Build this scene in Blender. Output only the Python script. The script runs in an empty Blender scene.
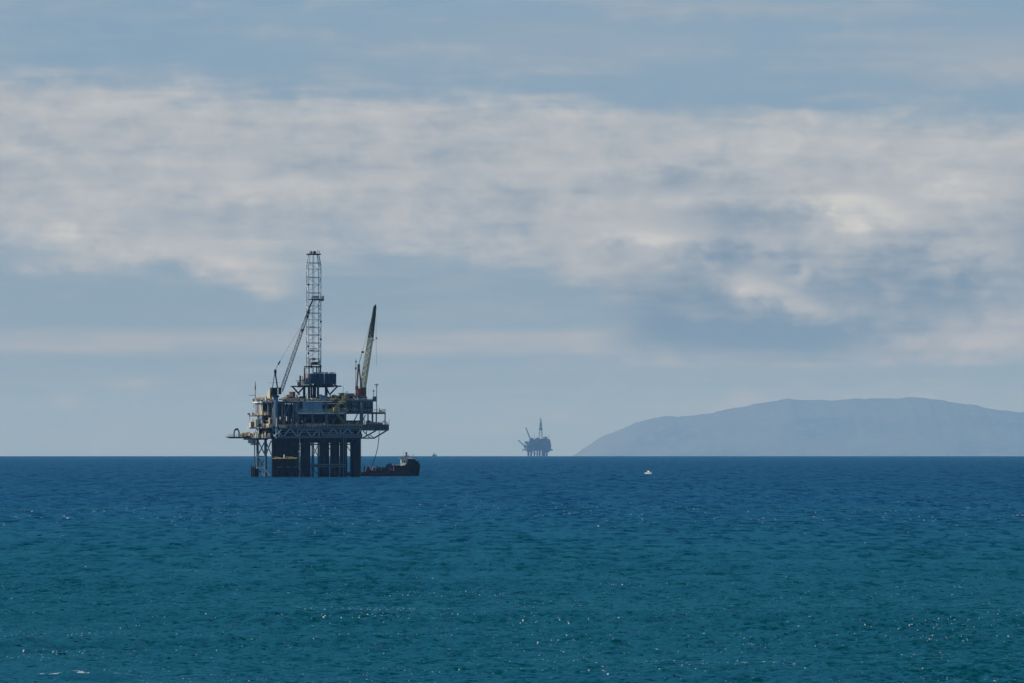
import bpy, bmesh, math, random
import numpy as np
from mathutils import Vector, Matrix

random.seed(7)
RNG = np.random.default_rng(11)
sc = bpy.context.scene
COL = sc.collection
PI = math.pi

# ------------------------------------------------------------------ camera
F = 5952.0                      # focal length in pixels (about 209 mm)
CAM_H = 6.95                    # eye height above the water
WK = 0.56                       # size of the chop on this water
R_EARTH = 7.43e6                # earth radius with refraction: the far water drops behind the horizon
PITCH = math.atan(106.5 / F)
LEVEL = 448.0                  # picture row of the true horizontal
cam_d = bpy.data.cameras.new("camera")
cam = bpy.data.objects.new("camera", cam_d)
COL.objects.link(cam)
cam_d.sensor_width = 36.0
cam_d.lens = F / 1024.0 * 36.0
cam_d.clip_start = 1.0
cam_d.clip_end = 200000.0
cam.location = (0, 0, CAM_H)
cam.rotation_euler = (PI / 2 + PITCH, 0, 0)
sc.camera = cam
sc.render.resolution_x, sc.render.resolution_y = 1024, 683
sc.view_settings.view_transform = 'Standard'
sc.view_settings.look = 'None'
sc.view_settings.exposure = EXPOSURE = -0.40
sc.view_settings.gamma = 1.0
sc.cycles.use_denoising = True
sc.cycles.max_bounces = 6
sc.cycles.diffuse_bounces = 2
sc.cycles.glossy_bounces = 2
sc.cycles.volume_bounces = 1
sc.cycles.sample_clamp_direct = 8.0

SUN_EL, SUN_AZ = math.radians(40), math.radians(-106)     # from the left of the view
sun_d = bpy.data.lights.new("sun", 'SUN')
sun_d.energy = 4.4
sun_d.angle = math.radians(0.5)
sun_d.color = (1.0, 0.93, 0.82)
sun = bpy.data.objects.new("sun", sun_d)
COL.objects.link(sun)
sdir = Vector((math.sin(SUN_AZ) * math.cos(SUN_EL), math.cos(SUN_AZ) * math.cos(SUN_EL), math.sin(SUN_EL)))
sun.rotation_euler = sdir.to_track_quat('Z', 'Y').to_euler()
sun.location = sdir * 300


# ------------------------------------------------------------------ node helper
class NT:
    """small expression builder for node trees"""
    def __init__(self, tree):
        self.t = tree

    def new(self, kind, **kw):
        n = self.t.nodes.new(kind)
        for k, v in kw.items():
            setattr(n, k, v)
        return n

    def put(self, sock, v):
        if isinstance(v, bpy.types.NodeSocket):
            self.t.links.new(v, sock)
        elif v is not None:
            sock.default_value = v

    def m(self, op, a, b=None, c=None, clamp=False):
        n = self.new('ShaderNodeMath', operation=op, use_clamp=clamp)
        for i, v in enumerate((a, b, c)):
            self.put(n.inputs[i], v)
        return n.outputs[0]

    def add(self, *a):
        r = a[0]
        for x in a[1:]:
            r = self.m('ADD', r, x)
        return r

    def mul(self, a, b):
        return self.m('MULTIPLY', a, b)

    def ss(self, x, a, b, lo=0.0, hi=1.0):
        n = self.new('ShaderNodeMapRange', interpolation_type='SMOOTHSTEP')
        for i, v in enumerate((x, a, b, lo, hi)):
            self.put(n.inputs[i], v)
        return n.outputs[0]

    def noise(self, vec, scale, detail=4.0, rough=0.55, dist=0.0):
        n = self.new('ShaderNodeTexNoise')
        self.put(n.inputs['Vector'], vec)
        n.inputs['Scale'].default_value = scale
        n.inputs['Detail'].default_value = detail
        n.inputs['Roughness'].default_value = rough
        n.inputs['Distortion'].default_value = dist
        return n.outputs['Fac']

    def xyz(self, x, y, z):
        n = self.new('ShaderNodeCombineXYZ')
        for i, v in enumerate((x, y, z)):
            self.put(n.inputs[i], v)
        return n.outputs[0]

    def mix(self, f, a, b):
        n = self.new('ShaderNodeMix', data_type='RGBA')
        self.put(n.inputs[0], f)
        for i, v in ((6, a), (7, b)):
            if isinstance(v, tuple) and len(v) == 3:
                v = (*v, 1.0)
            self.put(n.inputs[i], v)
        return n.outputs[2]

    def gauss(self, x, y, cx, cy, sx, sy):
        dx = self.m('MULTIPLY', self.m('SUBTRACT', x, cx), 1.0 / sx)
        dy = self.m('MULTIPLY', self.m('SUBTRACT', y, cy), 1.0 / sy)
        q = self.m('ADD', self.mul(dx, dx), self.mul(dy, dy))
        return self.m('POWER', 2.718, self.m('MULTIPLY', q, -1.0))


# ------------------------------------------------------------------ sky: clear air plus a far bank of stratocumulus, by direction
world = bpy.data.worlds.new("World")
sc.world = world
world.use_nodes = True
W = NT(world.node_tree)
bg = world.node_tree.nodes['Background']
bg.inputs[1].default_value = 0.1
sky = W.new('ShaderNodeTexSky', sky_type='NISHITA')
sky.sun_disc = False
sky.sun_elevation = SUN_EL
sky.sun_rotation = SUN_AZ
sky.air_density = 1.0
sky.dust_density = 0.6
sky.ozone_density = 1.6
tc = W.new('ShaderNodeTexCoord')
sep = W.new('ShaderNodeSeparateXYZ')
world.node_tree.links.new(tc.outputs['Generated'], sep.inputs[0])
dx, dy, dz = sep.outputs
# direction in hundredths of the field: U across (azimuth), V up from the sea horizon
U = W.m('MULTIPLY', W.m('ARCTAN2', dx, dy), F / 100)
V = W.m('ADD', W.m('MULTIPLY', W.m('ARCSINE', dz), F / 100), 0.0814)
VN = W.xyz(W.m('MULTIPLY', dx, F / 100), W.m('MULTIPLY', dy, F / 100), W.m('MULTIPLY', dz, F / 100 * 3.4))
VN2 = W.xyz(W.m('MULTIPLY', dx, F / 100), W.m('MULTIPLY', dy, F / 100), W.m('MULTIPLY', dz, F / 100 * 1.6))
big = W.noise(VN, 0.30, 4, 0.5)
mid = W.noise(VN, 0.85, 5, 0.52, 0.25)
streak = W.noise(W.xyz(W.m('MULTIPLY', dx, F / 100 * 0.6), W.m('MULTIPLY', dy, F / 100), W.m('MULTIPLY', dz, F / 100 * 5.5)), 1.1, 5, 0.55, 0.4)
fine = W.noise(VN2, 2.6, 7, 0.58, 0.3)
c0 = lambda s, k: W.m('MULTIPLY', W.m('SUBTRACT', s, 0.5), k)
Uw = W.add(U, c0(big, 1.2), c0(fine, 0.55))
Vw = W.add(V, c0(big, 0.30), c0(mid, 0.34), c0(fine, 0.20))

def px(x):
    return (x - 512) / 100

def py(y):
    return (456.1 - y) / 100

def blob(x, y, sx, sy):
    return W.gauss(Uw, Vw, px(x), py(y), sx / 100, sy / 100)

def total(*items):
    r = None
    for (x, y, sx, sy, k) in items:
        b = W.mul(blob(x, y, sx, sy), k)
        r = b if r is None else W.add(r, b)
    return r

# clear sky: bluer aloft, paler towards the water
clear = W.mix(W.ss(V, 0.0, 6.0), (3.35, 4.6, 5.75), (3.05, 4.7, 6.5))
clear = W.mix(W.ss(V, 5.0, 30.0), clear, sky.outputs[0])
# main bank
top = W.add(3.74, W.m('MULTIPLY', W.m('MAXIMUM', W.m('MINIMUM', W.m('MULTIPLY', dx, F / 100), 9.0), -9.0), -0.040), c0(streak, 0.30), c0(fine, 0.35))
bank = W.mul(W.ss(W.m('SUBTRACT', top, Vw), -0.06, 0.42), W.ss(Vw, 1.42, 2.85))
hole = total((700, 92, 130, 26, 0.25), (460, 275, 110, 36, 0.55), (20, 325, 210, 48, 0.75), (500, 320, 120, 30, 0.5))
lump = total((770, 315, 165, 66, 1.35), (960, 285, 160, 75, 1.3), (190, 258, 85, 30, 0.5), (258, 284, 46, 18, 0.2), (65, 269, 44, 10, 1.0), (150, 250, 50, 18, 0.4), (215, 268, 60, 18, 0.4), (262, 287, 34, 10, 0.3), (705, 342, 95, 28, 1.1), (840, 350, 80, 22, 0.8),
             (640, 250, 130, 50, 0.7), (560, 255, 90, 30, 0.4))
lump = W.mul(lump, W.ss(V, 0.84, 0.98))                 # flat cloud bases
dens = W.m('SUBTRACT', W.add(bank, lump), hole)
dens = W.add(dens, c0(mid, 0.7), c0(fine, 0.65), c0(streak, 0.42))
cover = W.ss(dens, -0.15, 1.1)
# light and shade within the cloud
lit = W.add(0.50, c0(mid, 1.1), c0(fine, 1.35), c0(streak, 0.85))
bright = total((645, 237, 48, 9, 0.75), (590, 226, 60, 9, 0.3), (815, 206, 45, 11, 0.75), (855, 220, 55, 14, 0.6), (735, 280, 30, 10, 0.75), (765, 291, 32, 12, 0.9), (797, 306, 30, 13, 0.8), (803, 273, 11, 9, 0.6), (700, 200, 60, 9, 0.35), (965, 185, 50, 22, 0.4), (920, 245, 90, 20, 0.3), (890, 310, 60, 16, 0.25), (185, 252, 70, 18, 0.3),
               (995, 345, 80, 14, 0.4), (800, 145, 190, 20, 0.2), (70, 225, 90, 14, 0.25), (220, 185, 110, 10, 0.2), (270, 105, 260, 12, 0.12), (560, 175, 90, 12, 0.2))
dark = total((850, 305, 210, 55, 0.62), (225, 262, 40, 9, -0.25), (700, 270, 80, 40, 0.3), (750, 338, 140, 30, 0.95), (640, 182, 70, 15, 0.5), (745, 212, 60, 20, 0.65), (400, 165, 80, 7, 0.35), (935, 285, 110, 34, 0.42), (245, 205, 75, 9, 0.28),
             (640, 305, 90, 55, 0.5), (1020, 240, 50, 26, 0.4), (870, 240, 60, 20, 0.25), (560, 215, 60, 10, 0.3), (40, 165, 60, 8, 0.25), (700, 265, 70, 12, 0.25))
lit = W.m('SUBTRACT', W.add(lit, bright), dark)
ccol = W.mix(W.ss(lit, -0.75, 0.75), (2.25, 3.3, 4.55), (6.15, 6.5, 6.85))
ccol = W.mix(W.ss(lit, 0.5, 1.55), ccol, (8.8, 8.8, 8.5))
# thin veils and faint wisps
veil = W.add(W.mul(W.mul(W.ss(V, 0.96, 1.1), W.ss(V, 1.32, 1.16)), W.mul(W.mul(W.ss(U, 1.3, 0.9), W.ss(U, -60, -30)), W.ss(streak, 0.3, 0.6, 0.4, 0.75))),
             total((1000, 60, 110, 28, 0.45), (1010, 72, 36, 6, 0.45), (760, 5, 120, 11, 0.35), (140, 385, 24, 10, 0.4), (65, 403, 22, 9, 0.45), (740, 398, 16, 8, 0.45), (560, 45, 200, 30, 0.2)),
             W.mul(W.ss(streak, 0.45, 0.75), 0.22))
skyc = W.mix(W.m('MINIMUM', veil, 0.7), clear, (5.6, 5.95, 6.3))
skyc = W.mix(W.mul(cover, 0.93), skyc, ccol)
world.node_tree.links.new(skyc, bg.inputs[0])


# ------------------------------------------------------------------ object helpers
def tag(o, label=None, cat=None, group=None, kind=None):
    for k, v in (("label", label), ("category", cat), ("group", group), ("kind", kind)):
        if v:
            o[k] = v
    return o


def link(name, mesh, parent=None):
    o = bpy.data.objects.new(name, mesh)
    COL.objects.link(o)
    if parent is not None:
        o.parent = parent
    return o


def water_z(y, x=0.0):
    return -(x * x + y * y) / (2 * R_EARTH)


def mesh_from(name, verts, quads, smooth=True):
    me = bpy.data.meshes.new(name)
    verts = np.asarray(verts, dtype=np.float32)
    quads = np.asarray(quads, dtype=np.int32)
    me.vertices.add(len(verts))
    me.vertices.foreach_set("co", verts.ravel())
    n = len(quads)
    me.loops.add(n * 4)
    me.loops.foreach_set("vertex_index", quads.ravel())
    me.polygons.add(n)
    me.polygons.foreach_set("loop_start", np.arange(n, dtype=np.int32) * 4)
    me.polygons.foreach_set("use_smooth", np.full(n, smooth))
    me.update(calc_edges=True)
    return me


# ------------------------------------------------------------------ sea: one curved sheet, real waves near the camera
def build_sea():
    half = math.radians(6.2)
    inner = np.linspace(-half, half, 330)
    outer = np.linspace(half, 2 * PI - half, 60)[1:-1]
    ang = np.concatenate([inner, outer])
    rad = [0.0, 20, 45, 70, 92, 108, 121]
    r = 230.0 * WK
    while r < 17000:
        rad.append(r)
        r += WK * (0.42 if r < 520 * WK else 0.42 * (r / (520 * WK)) ** 2)
    rad += [17000, 20000, 26000, 34000, 44000, 55000]
    rad = np.array(rad)
    rad[0] = 0.5
    A, Rr = np.meshgrid(ang, rad)
    X = np.sin(A) * Rr
    Y = np.cos(A) * Rr
    Z = -(Rr ** 2) / (2 * R_EARTH)
    # waves
    dr = np.gradient(rad)[:, None]
    H = np.zeros_like(X)
    rows = np.where((rad > 200 * WK) & (rad < 9000 * WK))[0]
    cols = np.arange(len(inner))
    xs = (X[np.ix_(rows, cols)] / WK).astype(np.float32)
    ys = (Y[np.ix_(rows, cols)] / WK).astype(np.float32)
    drr = (dr[rows] / WK).astype(np.float32)
    hh = np.zeros_like(xs)
    patch = np.zeros_like(xs)
    for k in range(9):
        lam = RNG.uniform(45, 260)
        th = RNG.normal(0, 0.5)
        patch += np.sin(2 * PI / lam * (xs * math.sin(th) * 0.8 + ys * math.cos(th)) + RNG.uniform(0, 6.28))
    patch = np.clip(0.72 + 0.22 * patch, 0.25, 1.6)
    lams = np.exp(np.linspace(math.log(0.9), math.log(34), 78))
    for lam in lams:
        lam = lam * RNG.uniform(0.94, 1.06)
        spread = 1.05 if lam < 7 else 0.5
        th = RNG.normal(0.12, spread)
        amp = 0.0082 * lam if lam < 2.6 else (0.0213 * (2.6 / lam) ** 0.35 if lam < 12 else 0.016)
        kx, ky = 2 * PI / lam * math.sin(th), -2 * PI / lam * math.cos(th)
        att = np.clip((lam / drr - 2.2) / 2.5, 0, 1) ** 1.0
        ph = kx * xs + ky * ys + RNG.uniform(0, 6.28)
        wv = np.sin(ph) + 0.25 * np.cos(2 * ph)
        hh += (amp * att) * wv * (patch if lam < 12 else 1.0)
    foam = np.zeros_like(hh)
    # a low breaking crest in the nearest water
    yb = 322.0 + 0.9 * np.sin(xs * 0.21 + 1) + 0.02 * xs
    crest = np.exp(-((ys - yb) / 1.6) ** 2) * np.clip(1 - np.abs(xs + 23.5) / 5.0, 0, 1)
    hh += 0.30 * crest
    foam = np.exp(-((ys - yb - 0.2) / 0.9) ** 2) * np.clip(1 - np.abs(xs + 23.5) / 5.0, 0, 1)
    FO = np.zeros_like(X)
    FO[np.ix_(rows, cols)] = foam
    H[np.ix_(rows, cols)] = hh * WK
    Z = Z + H
    nr, nc = X.shape
    verts = np.stack([X, Y, Z], -1).reshape(-1, 3)
    i = np.arange(nr - 1)[:, None] * nc
    j = np.arange(nc)[None, :]
    jn = (j + 1) % nc
    quads = np.stack([i + j, i + jn, i + nc + jn, i + nc + j], -1).reshape(-1, 4)[:, ::-1]
    me = mesh_from("sea", verts, quads)
    at = me.attributes.new("foam", "FLOAT", "POINT")
    at.data.foreach_set("value", FO.astype(np.float32).ravel())
    o = link("sea", me)
    tag(o, kind="structure")
    return o


def sea_material():
    mat = bpy.data.materials.new("sea_water")
    mat.use_nodes = True
    T = NT(mat.node_tree)
    b = mat.node_tree.nodes['Principled BSDF']
    geo = T.new('ShaderNodeNewGeometry')
    s = T.new('ShaderNodeSeparateXYZ')
    mat.node_tree.links.new(geo.outputs['Position'], s.inputs[0])
    x, y, z = (T.m('MULTIPLY', o, 1 / WK) for o in s.outputs)
    dist = T.m('SQRT', T.add(T.mul(x, x), T.mul(y, y)))
    P = T.xyz(x, y, 0.0)
    P2 = T.xyz(T.m('MULTIPLY', x, 0.55), y, 0.0)
    n1 = T.noise(P2, 0.9, 5, 0.62)
    n2 = T.noise(P2, 0.16, 4, 0.6)
    n3 = T.noise(T.xyz(T.m('MULTIPLY', x, 0.25), y, 0.0), 0.02, 4, 0.6)
    h = T.add(T.mul(n1, 0.34), T.mul(n2, T.ss(dist, 500, 2500, 0.4, 2.2)), T.mul(n3, T.ss(dist, 1500, 6000, 0.0, 7.0)))
    bump = T.new('ShaderNodeBump')
    bump.inputs['Strength'].default_value = 1.0
    bump.inputs['Distance'].default_value = WK
    T.put(bump.inputs['Height'], h)
    # slopes of the waves too small to be built: faces turned to the shore are the ones seen from it
    st1 = T.noise(T.xyz(T.m('MULTIPLY', x, 0.75), T.m('MULTIPLY', y, 0.36), 0.0), 1.0, 4, 0.68)
    st2 = T.noise(T.xyz(T.m('MULTIPLY', x, 0.36), T.m('MULTIPLY', y, 0.062), 3.0), 1.0, 4, 0.65)
    st3 = T.noise(T.xyz(T.m('MULTIPLY', x, 0.05), T.m('MULTIPLY', y, 0.0045), 7.0), 1.0, 4, 0.6)
    far = T.ss(dist, 380, 1100)
    st0 = T.noise(T.xyz(T.m('MULTIPLY', x, 2.0), T.m('MULTIPLY', y, 1.0), 0.0), 1.0, 3, 0.6)
    st4 = T.noise(T.xyz(T.m('MULTIPLY', x, 0.16), T.m('MULTIPLY', y, 0.012), 3.0), 1.0, 4, 0.65)
    k1, k2, k4 = T.ss(dist, 400, 1000, 4.2, 1.6), T.ss(dist, 330, 800, 1.6, 6.0), T.ss(dist, 900, 2500, 0.0, 6.5)
    sl = T.add(T.mul(T.m('SUBTRACT', st0, 0.5), T.ss(dist, 350, 800, 4.8, 2.0)), T.mul(T.m('SUBTRACT', st1, 0.5), k1), T.mul(T.m('SUBTRACT', st2, 0.5), k2), T.mul(T.m('SUBTRACT', st4, 0.5), k4),
               T.m('MULTIPLY', T.m('SUBTRACT', st3, 0.5), 1.7))
    tilt = T.add(T.mul(sl, T.ss(dist, 3000, 12000, 1.0, 0.5)), T.ss(dist, 350, 1600, 0.16, 0.26))
    va = T.new('ShaderNodeVectorMath', operation='ADD')
    mat.node_tree.links.new(bump.outputs[0], va.inputs[0])
    mat.node_tree.links.new(T.xyz(0.0, T.m('MULTIPLY', tilt, -1.0), 0.0), va.inputs[1])
    vn = T.new('ShaderNodeVectorMath', operation='NORMALIZE')
    mat.node_tree.links.new(va.outputs[0], vn.inputs[0])
    # water body: green over the shallow sand near the shore, deep blue outside
    pt = T.noise(T.xyz(T.m('MULTIPLY', x, 0.12), y, 0.0), 0.012, 4, 0.55)
    dw = T.m('MULTIPLY', dist, T.add(0.55, T.mul(pt, 0.9)))
    col = T.mix(T.ss(dw, 380, 1500), (0.0002, 0.064, 0.088), (0.0002, 0.045, 0.121))
    # body colour plus the surface gloss; steep little waves keep the grazing reflection low
    t = mat.node_tree
    t.nodes.remove(b)
    fa = T.new('ShaderNodeAttribute', attribute_name='foam')
    fn = T.noise(T.xyz(T.m('MULTIPLY', x, 1.6), T.m('MULTIPLY', y, 0.9), 2.0), 1.0, 3, 0.6)
    col = T.mix(T.ss(T.mul(fa.outputs['Fac'], T.m('MULTIPLY', T.m('SUBTRACT', fn, 0.44), 6.0)), 0.3, 0.6), col, (0.75, 0.78, 0.78))
    # sun glints painted into the water colour as small white flecks
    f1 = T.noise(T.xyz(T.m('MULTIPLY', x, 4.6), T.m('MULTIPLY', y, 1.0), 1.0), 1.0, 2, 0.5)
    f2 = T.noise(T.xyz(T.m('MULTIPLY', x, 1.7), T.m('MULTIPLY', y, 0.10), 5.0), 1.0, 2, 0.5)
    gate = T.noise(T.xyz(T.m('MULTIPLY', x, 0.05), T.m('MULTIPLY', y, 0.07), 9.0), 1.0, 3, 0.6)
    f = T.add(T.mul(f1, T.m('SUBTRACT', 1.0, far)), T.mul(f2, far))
    glint = T.mul(T.ss(T.add(f, T.m('MULTIPLY', gate, 0.42)), 0.903, 0.966), T.ss(dist, 900, 1900, 1.0, 0.0))
    col = T.mix(T.m('MULTIPLY', glint, 0.75), col, (0.85, 0.88, 0.86))
    body = T.new('ShaderNodeBsdfDiffuse')
    gloss = T.new('ShaderNodeBsdfGlossy')
    fr = T.new('ShaderNodeFresnel')
    fr.inputs['IOR'].default_value = 1.33
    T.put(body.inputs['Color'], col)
    gloss.inputs['Color'].default_value = (0.22, 0.76, 1.0, 1)
    T.put(gloss.inputs['Roughness'], T.ss(dist, 300, 3000, 0.16, 0.30))
    for n in (body, gloss, fr):
        t.links.new(vn.outputs[0], n.inputs['Normal'])
    mx = T.new('ShaderNodeMixShader')
    T.put(mx.inputs[0], T.mul(T.ss(fr.outputs[0], 0.08, 1.0), 0.29))
    t.links.new(body.outputs[0], mx.inputs[1])
    t.links.new(gloss.outputs[0], mx.inputs[2])
    t.links.new(mx.outputs[0], t.nodes['Material Output'].inputs['Surface'])
    return mat


sea = build_sea()
sea.data.materials.append(sea_material())

# ------------------------------------------------------------------ island on the horizon
def build_island():
    D = 42000.0
    k = D / F
    prof = [(563, 461), (573, 455.6), (586, 446.5), (602, 437), (619, 429.5), (632, 423.4), (646, 418.8), (668, 416.6), (691, 415.2), (708, 413), (723, 410.8), (740, 407), (755, 403.6),
            (770, 401), (787, 399), (800, 399.8), (814, 399.4), (840, 399.4), (864, 398.6), (885, 397.6), (904, 396.8), (920, 397.6), (936, 399.2), (952, 401.2), (968, 403.8), (982, 407.4), (995, 410), (1024, 411.4),
            (1070, 413), (1130, 418), (1200, 430), (1270, 444), (1330, 461)]
    pxs = np.array([p[0] for p in prof], float)
    zs = np.array([CAM_H + (LEVEL - p[1]) * k for p in prof]) - water_z(D) + 12
    nx, ny = 420, 60
    gx = np.linspace(563, 1330, nx)
    ridge = np.interp(gx, pxs, zs)
    ridge = np.convolve(np.pad(ridge, 3, mode='edge'), np.ones(7) / 7, mode='valid')
    # small breaks of the skyline
    for lam, a in ((64, 4.0), (31, 2.4), (17, 1.4), (9, 1.0)):
        ridge = ridge + a * np.sin(gx * 2 * PI / lam + RNG.uniform(0, 6)) * np.clip(ridge / 250, 0, 1)
    v = np.linspace(-1, 1, ny)
    GX, GV = np.meshgrid(gx, v)
    X = (GX - 512) * k
    Yc = 1600 * GV * (0.4 + np.clip(np.minimum(GX - 563, 1330 - GX) / 150, 0, 1))
    base = 1 - np.abs(GV) ** 1.25
    rel = np.zeros_like(X)
    for _ in range(40):
        lam = np.exp(RNG.uniform(math.log(160), math.log(1500)))
        th = RNG.uniform(-1.3, 1.3)
        rel += lam ** 0.8 * np.abs(np.sin((X * math.cos(th) + Yc * math.sin(th)) * PI / lam + RNG.uniform(0, 6)))
    rel = rel / rel.std() - (rel / rel.std()).mean()
    Z = ridge[None, :] * (base + 0.022 * rel * np.abs(GV) ** 0.6 * (1 - np.abs(GV))) - 12
    Z = np.minimum(Z, ridge[None, :])
    Yw = D + Yc
    Z = Z + water_z(Yw, 0)
    verts = np.stack([X, Yw, Z], -1).reshape(-1, 3)
    i = np.arange(ny - 1)[:, None] * nx
    j = np.arange(nx - 1)[None, :]
    quads = np.stack([i + j, i + j + 1, i + nx + j + 1, i + nx + j], -1).reshape(-1, 4)
    o = link("island", mesh_from("island", verts, quads))
    tag(o, kind="structure")
    mat = bpy.data.materials.new("island_slopes")
    mat.use_nodes = True
    T = NT(mat.node_tree)
    b = mat.node_tree.nodes['Principled BSDF']
    g = T.new('ShaderNodeNewGeometry')
    n = T.noise(g.outputs['Position'], 0.0011, 5, 0.6)
    n2 = T.noise(g.outputs['Position'], 0.012, 4, 0.6)
    s = T.new('ShaderNodeSeparateXYZ')
    mat.node_tree.links.new(g.outputs['Normal'], s.inputs[0])
    c = T.mix(T.ss(n, 0.4, 0.62), (0.045, 0.060, 0.052), (0.085, 0.096, 0.082))
    c = T.mix(T.ss(n2, 0.45, 0.7), c, (0.13, 0.137, 0.122))
    T.put(b.inputs['Base Color'], c)
    b.inputs['Roughness'].default_value = 0.9
    o.data.materials.append(mat)


build_island()

# ------------------------------------------------------------------ haze: one closed box of even air
def build_haze():
    L, z0, z1 = 56500.0, -245.0, 420.0
    v = [(x, y, z) for z in (z0, z1) for (x, y) in ((-L, -L), (L, -L), (L, L), (-L, L))]
    q = [(3, 2, 1, 0), (4, 5, 6, 7), (0, 1, 5, 4), (1, 2, 6, 5), (2, 3, 7, 6), (3, 0, 4, 7)]
    o = link("haze", mesh_from("haze", v, q, smooth=False))
    tag(o, kind="stuff")
    mat = bpy.data.materials.new("haze_air")
    mat.use_nodes = True
    t = mat.node_tree
    t.nodes.remove(t.nodes['Principled BSDF'])
    vol = t.nodes.new('ShaderNodeVolumePrincipled')
    vol.inputs['Color'].default_value = (0.30, 0.58, 1.0, 1)
    vol.inputs['Absorption Color'].default_value = (1, 1, 1, 1)
    vol.inputs['Density'].default_value = 3.9e-5
    t.links.new(vol.outputs[0], t.nodes['Material Output'].inputs['Volume'])
    o.data.materials.append(mat)


# ------------------------------------------------------------------ materials of the built things
def paint(name, col, rough=0.55, wear=None, amount=0.5, metal=0.0, scale=0.45):
    """weathered paint: base colour, streaky wear of a second colour"""
    mat = bpy.data.materials.new(name)
    mat.use_nodes = True
    T = NT(mat.node_tree)
    b = mat.node_tree.nodes['Principled BSDF']
    g = T.new('ShaderNodeNewGeometry')
    s = T.new('ShaderNodeSeparateXYZ')
    mat.node_tree.links.new(g.outputs['Position'], s.inputs[0])
    x, y, z = s.outputs
    p = T.xyz(T.mul(x, 1.6), T.mul(y, 1.6), T.mul(z, 0.5))
    n = T.noise(p, scale, 5, 0.62)
    n2 = T.noise(g.outputs['Position'], scale * 4, 3, 0.6)
    if wear is None:
        wear = tuple(c * 0.55 for c in col)
    c = T.mix(T.m('MULTIPLY', T.ss(n, 0.44, 0.66), amount), col, wear)
    c = T.mix(T.m('MULTIPLY', T.ss(n2, 0.45, 0.75), 0.35), c, tuple(k * 0.6 for k in col))
    T.put(b.inputs['Base Color'], c)
    b.inputs['Roughness'].default_value = rough
    b.inputs['Specular IOR Level'].default_value = 0.5 if rough < 0.3 else 0.2
    b.inputs['Metallic'].default_value = metal
    return mat


RUST = (0.16, 0.07, 0.03)
M = {
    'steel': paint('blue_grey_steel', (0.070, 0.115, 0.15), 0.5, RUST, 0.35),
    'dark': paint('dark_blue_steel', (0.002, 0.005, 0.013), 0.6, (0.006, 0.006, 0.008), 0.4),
    'deck': paint('worn_deck_plate', (0.045, 0.06, 0.075), 0.7, RUST, 0.4),
    'blue': paint('faded_blue_cladding', (0.13, 0.25, 0.38), 0.5, (0.07, 0.12, 0.18), 0.5),
    'pale': paint('pale_blue_paint', (0.22, 0.32, 0.40), 0.5, (0.12, 0.16, 0.2), 0.4),
    'navy': paint('navy_windwall', (0.012, 0.036, 0.085), 0.5, (0.008, 0.02, 0.045), 0.5),
    'beige': paint('beige_paint', (0.62, 0.52, 0.38), 0.6, (0.28, 0.17, 0.09), 0.55),
    'tan': paint('tan_crane_paint', (0.68, 0.57, 0.34), 0.5, (0.45, 0.33, 0.16), 0.35),
    'grey': paint('grey_paint', (0.28, 0.28, 0.30), 0.6, (0.16, 0.13, 0.11), 0.5),
    'white': paint('white_paint', (0.80, 0.80, 0.78), 0.5, (0.4, 0.32, 0.24), 0.3),
    'rust': paint('rusty_steel', (0.13, 0.065, 0.035), 0.8, (0.06, 0.035, 0.025), 0.6),
    'red': paint('red_orange_paint', (0.25, 0.065, 0.04), 0.55, (0.12, 0.04, 0.03), 0.5),
    'olive': paint('olive_yellow_paint', (0.21, 0.19, 0.06), 0.6, (0.09, 0.08, 0.04), 0.5),
    'yellow': paint('yellow_safety_paint', (0.72, 0.55, 0.14), 0.5, (0.3, 0.18, 0.05), 0.3),
    'black': paint('black_paint', (0.014, 0.014, 0.015), 0.5, (0.03, 0.02, 0.015), 0.4),
    'green': paint('dark_green_paint', (0.060, 0.062, 0.032), 0.5, (0.12, 0.09, 0.04), 0.5),
    'mauve': paint('faded_mauve_panel', (0.30, 0.26, 0.28), 0.6, (0.16, 0.12, 0.12), 0.5),
    'rubber': paint('black_rubber', (0.015, 0.015, 0.016), 0.85),
    'hull': paint('dark_hull_paint', (0.004, 0.005, 0.010), 0.5, (0.03, 0.014, 0.01), 0.3),
    'glass': paint('dark_window_glass', (0.03, 0.09, 0.12), 0.12),
    'mast': paint('pale_derrick_paint', (0.50, 0.57, 0.60), 0.5, (0.3, 0.3, 0.3), 0.4),
    'column': paint('blue_column_paint', (0.075, 0.13, 0.21), 0.5, (0.05, 0.07, 0.1), 0.4),
    'farsteel': paint('distant_platform_steel', (0.12, 0.145, 0.18), 0.6),  # pale base colour: part of the haze fade is put into the paint
}

# ------------------------------------------------------------------ shape helpers; unit meshes are shared by alike pieces
MESH = {}


def tube_mesh(mat, n=10):
    k = ('tube', mat, n)
    if k not in MESH:
        bm = bmesh.new()
        bmesh.ops.create_cone(bm, cap_ends=True, segments=n, radius1=1, radius2=1, depth=1, matrix=Matrix.Translation((0, 0, 0.5)))
        for f in bm.faces:
            f.smooth = len(f.verts) == 4
        me = bpy.data.meshes.new("tube_" + mat)
        bm.to_mesh(me)
        bm.free()
        me.materials.append(M[mat])
        MESH[k] = me
    return MESH[k]


def box_mesh(mat):
    k = ('box', mat)
    if k not in MESH:
        bm = bmesh.new()
        bmesh.ops.create_cube(bm, size=1)
        me = bpy.data.meshes.new("block_" + mat)
        bm.to_mesh(me)
        bm.free()
        me.materials.append(M[mat])
        MESH[k] = me
    return MESH[k]


def align(p, q, rx, ry=None):
    p, q = Vector(p), Vector(q)
    d = q - p
    r = d.to_track_quat('Z', 'Y').to_matrix().to_4x4()
    return Matrix.Translation(p) @ r @ Matrix.Diagonal((rx, ry or rx, d.length, 1))


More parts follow.
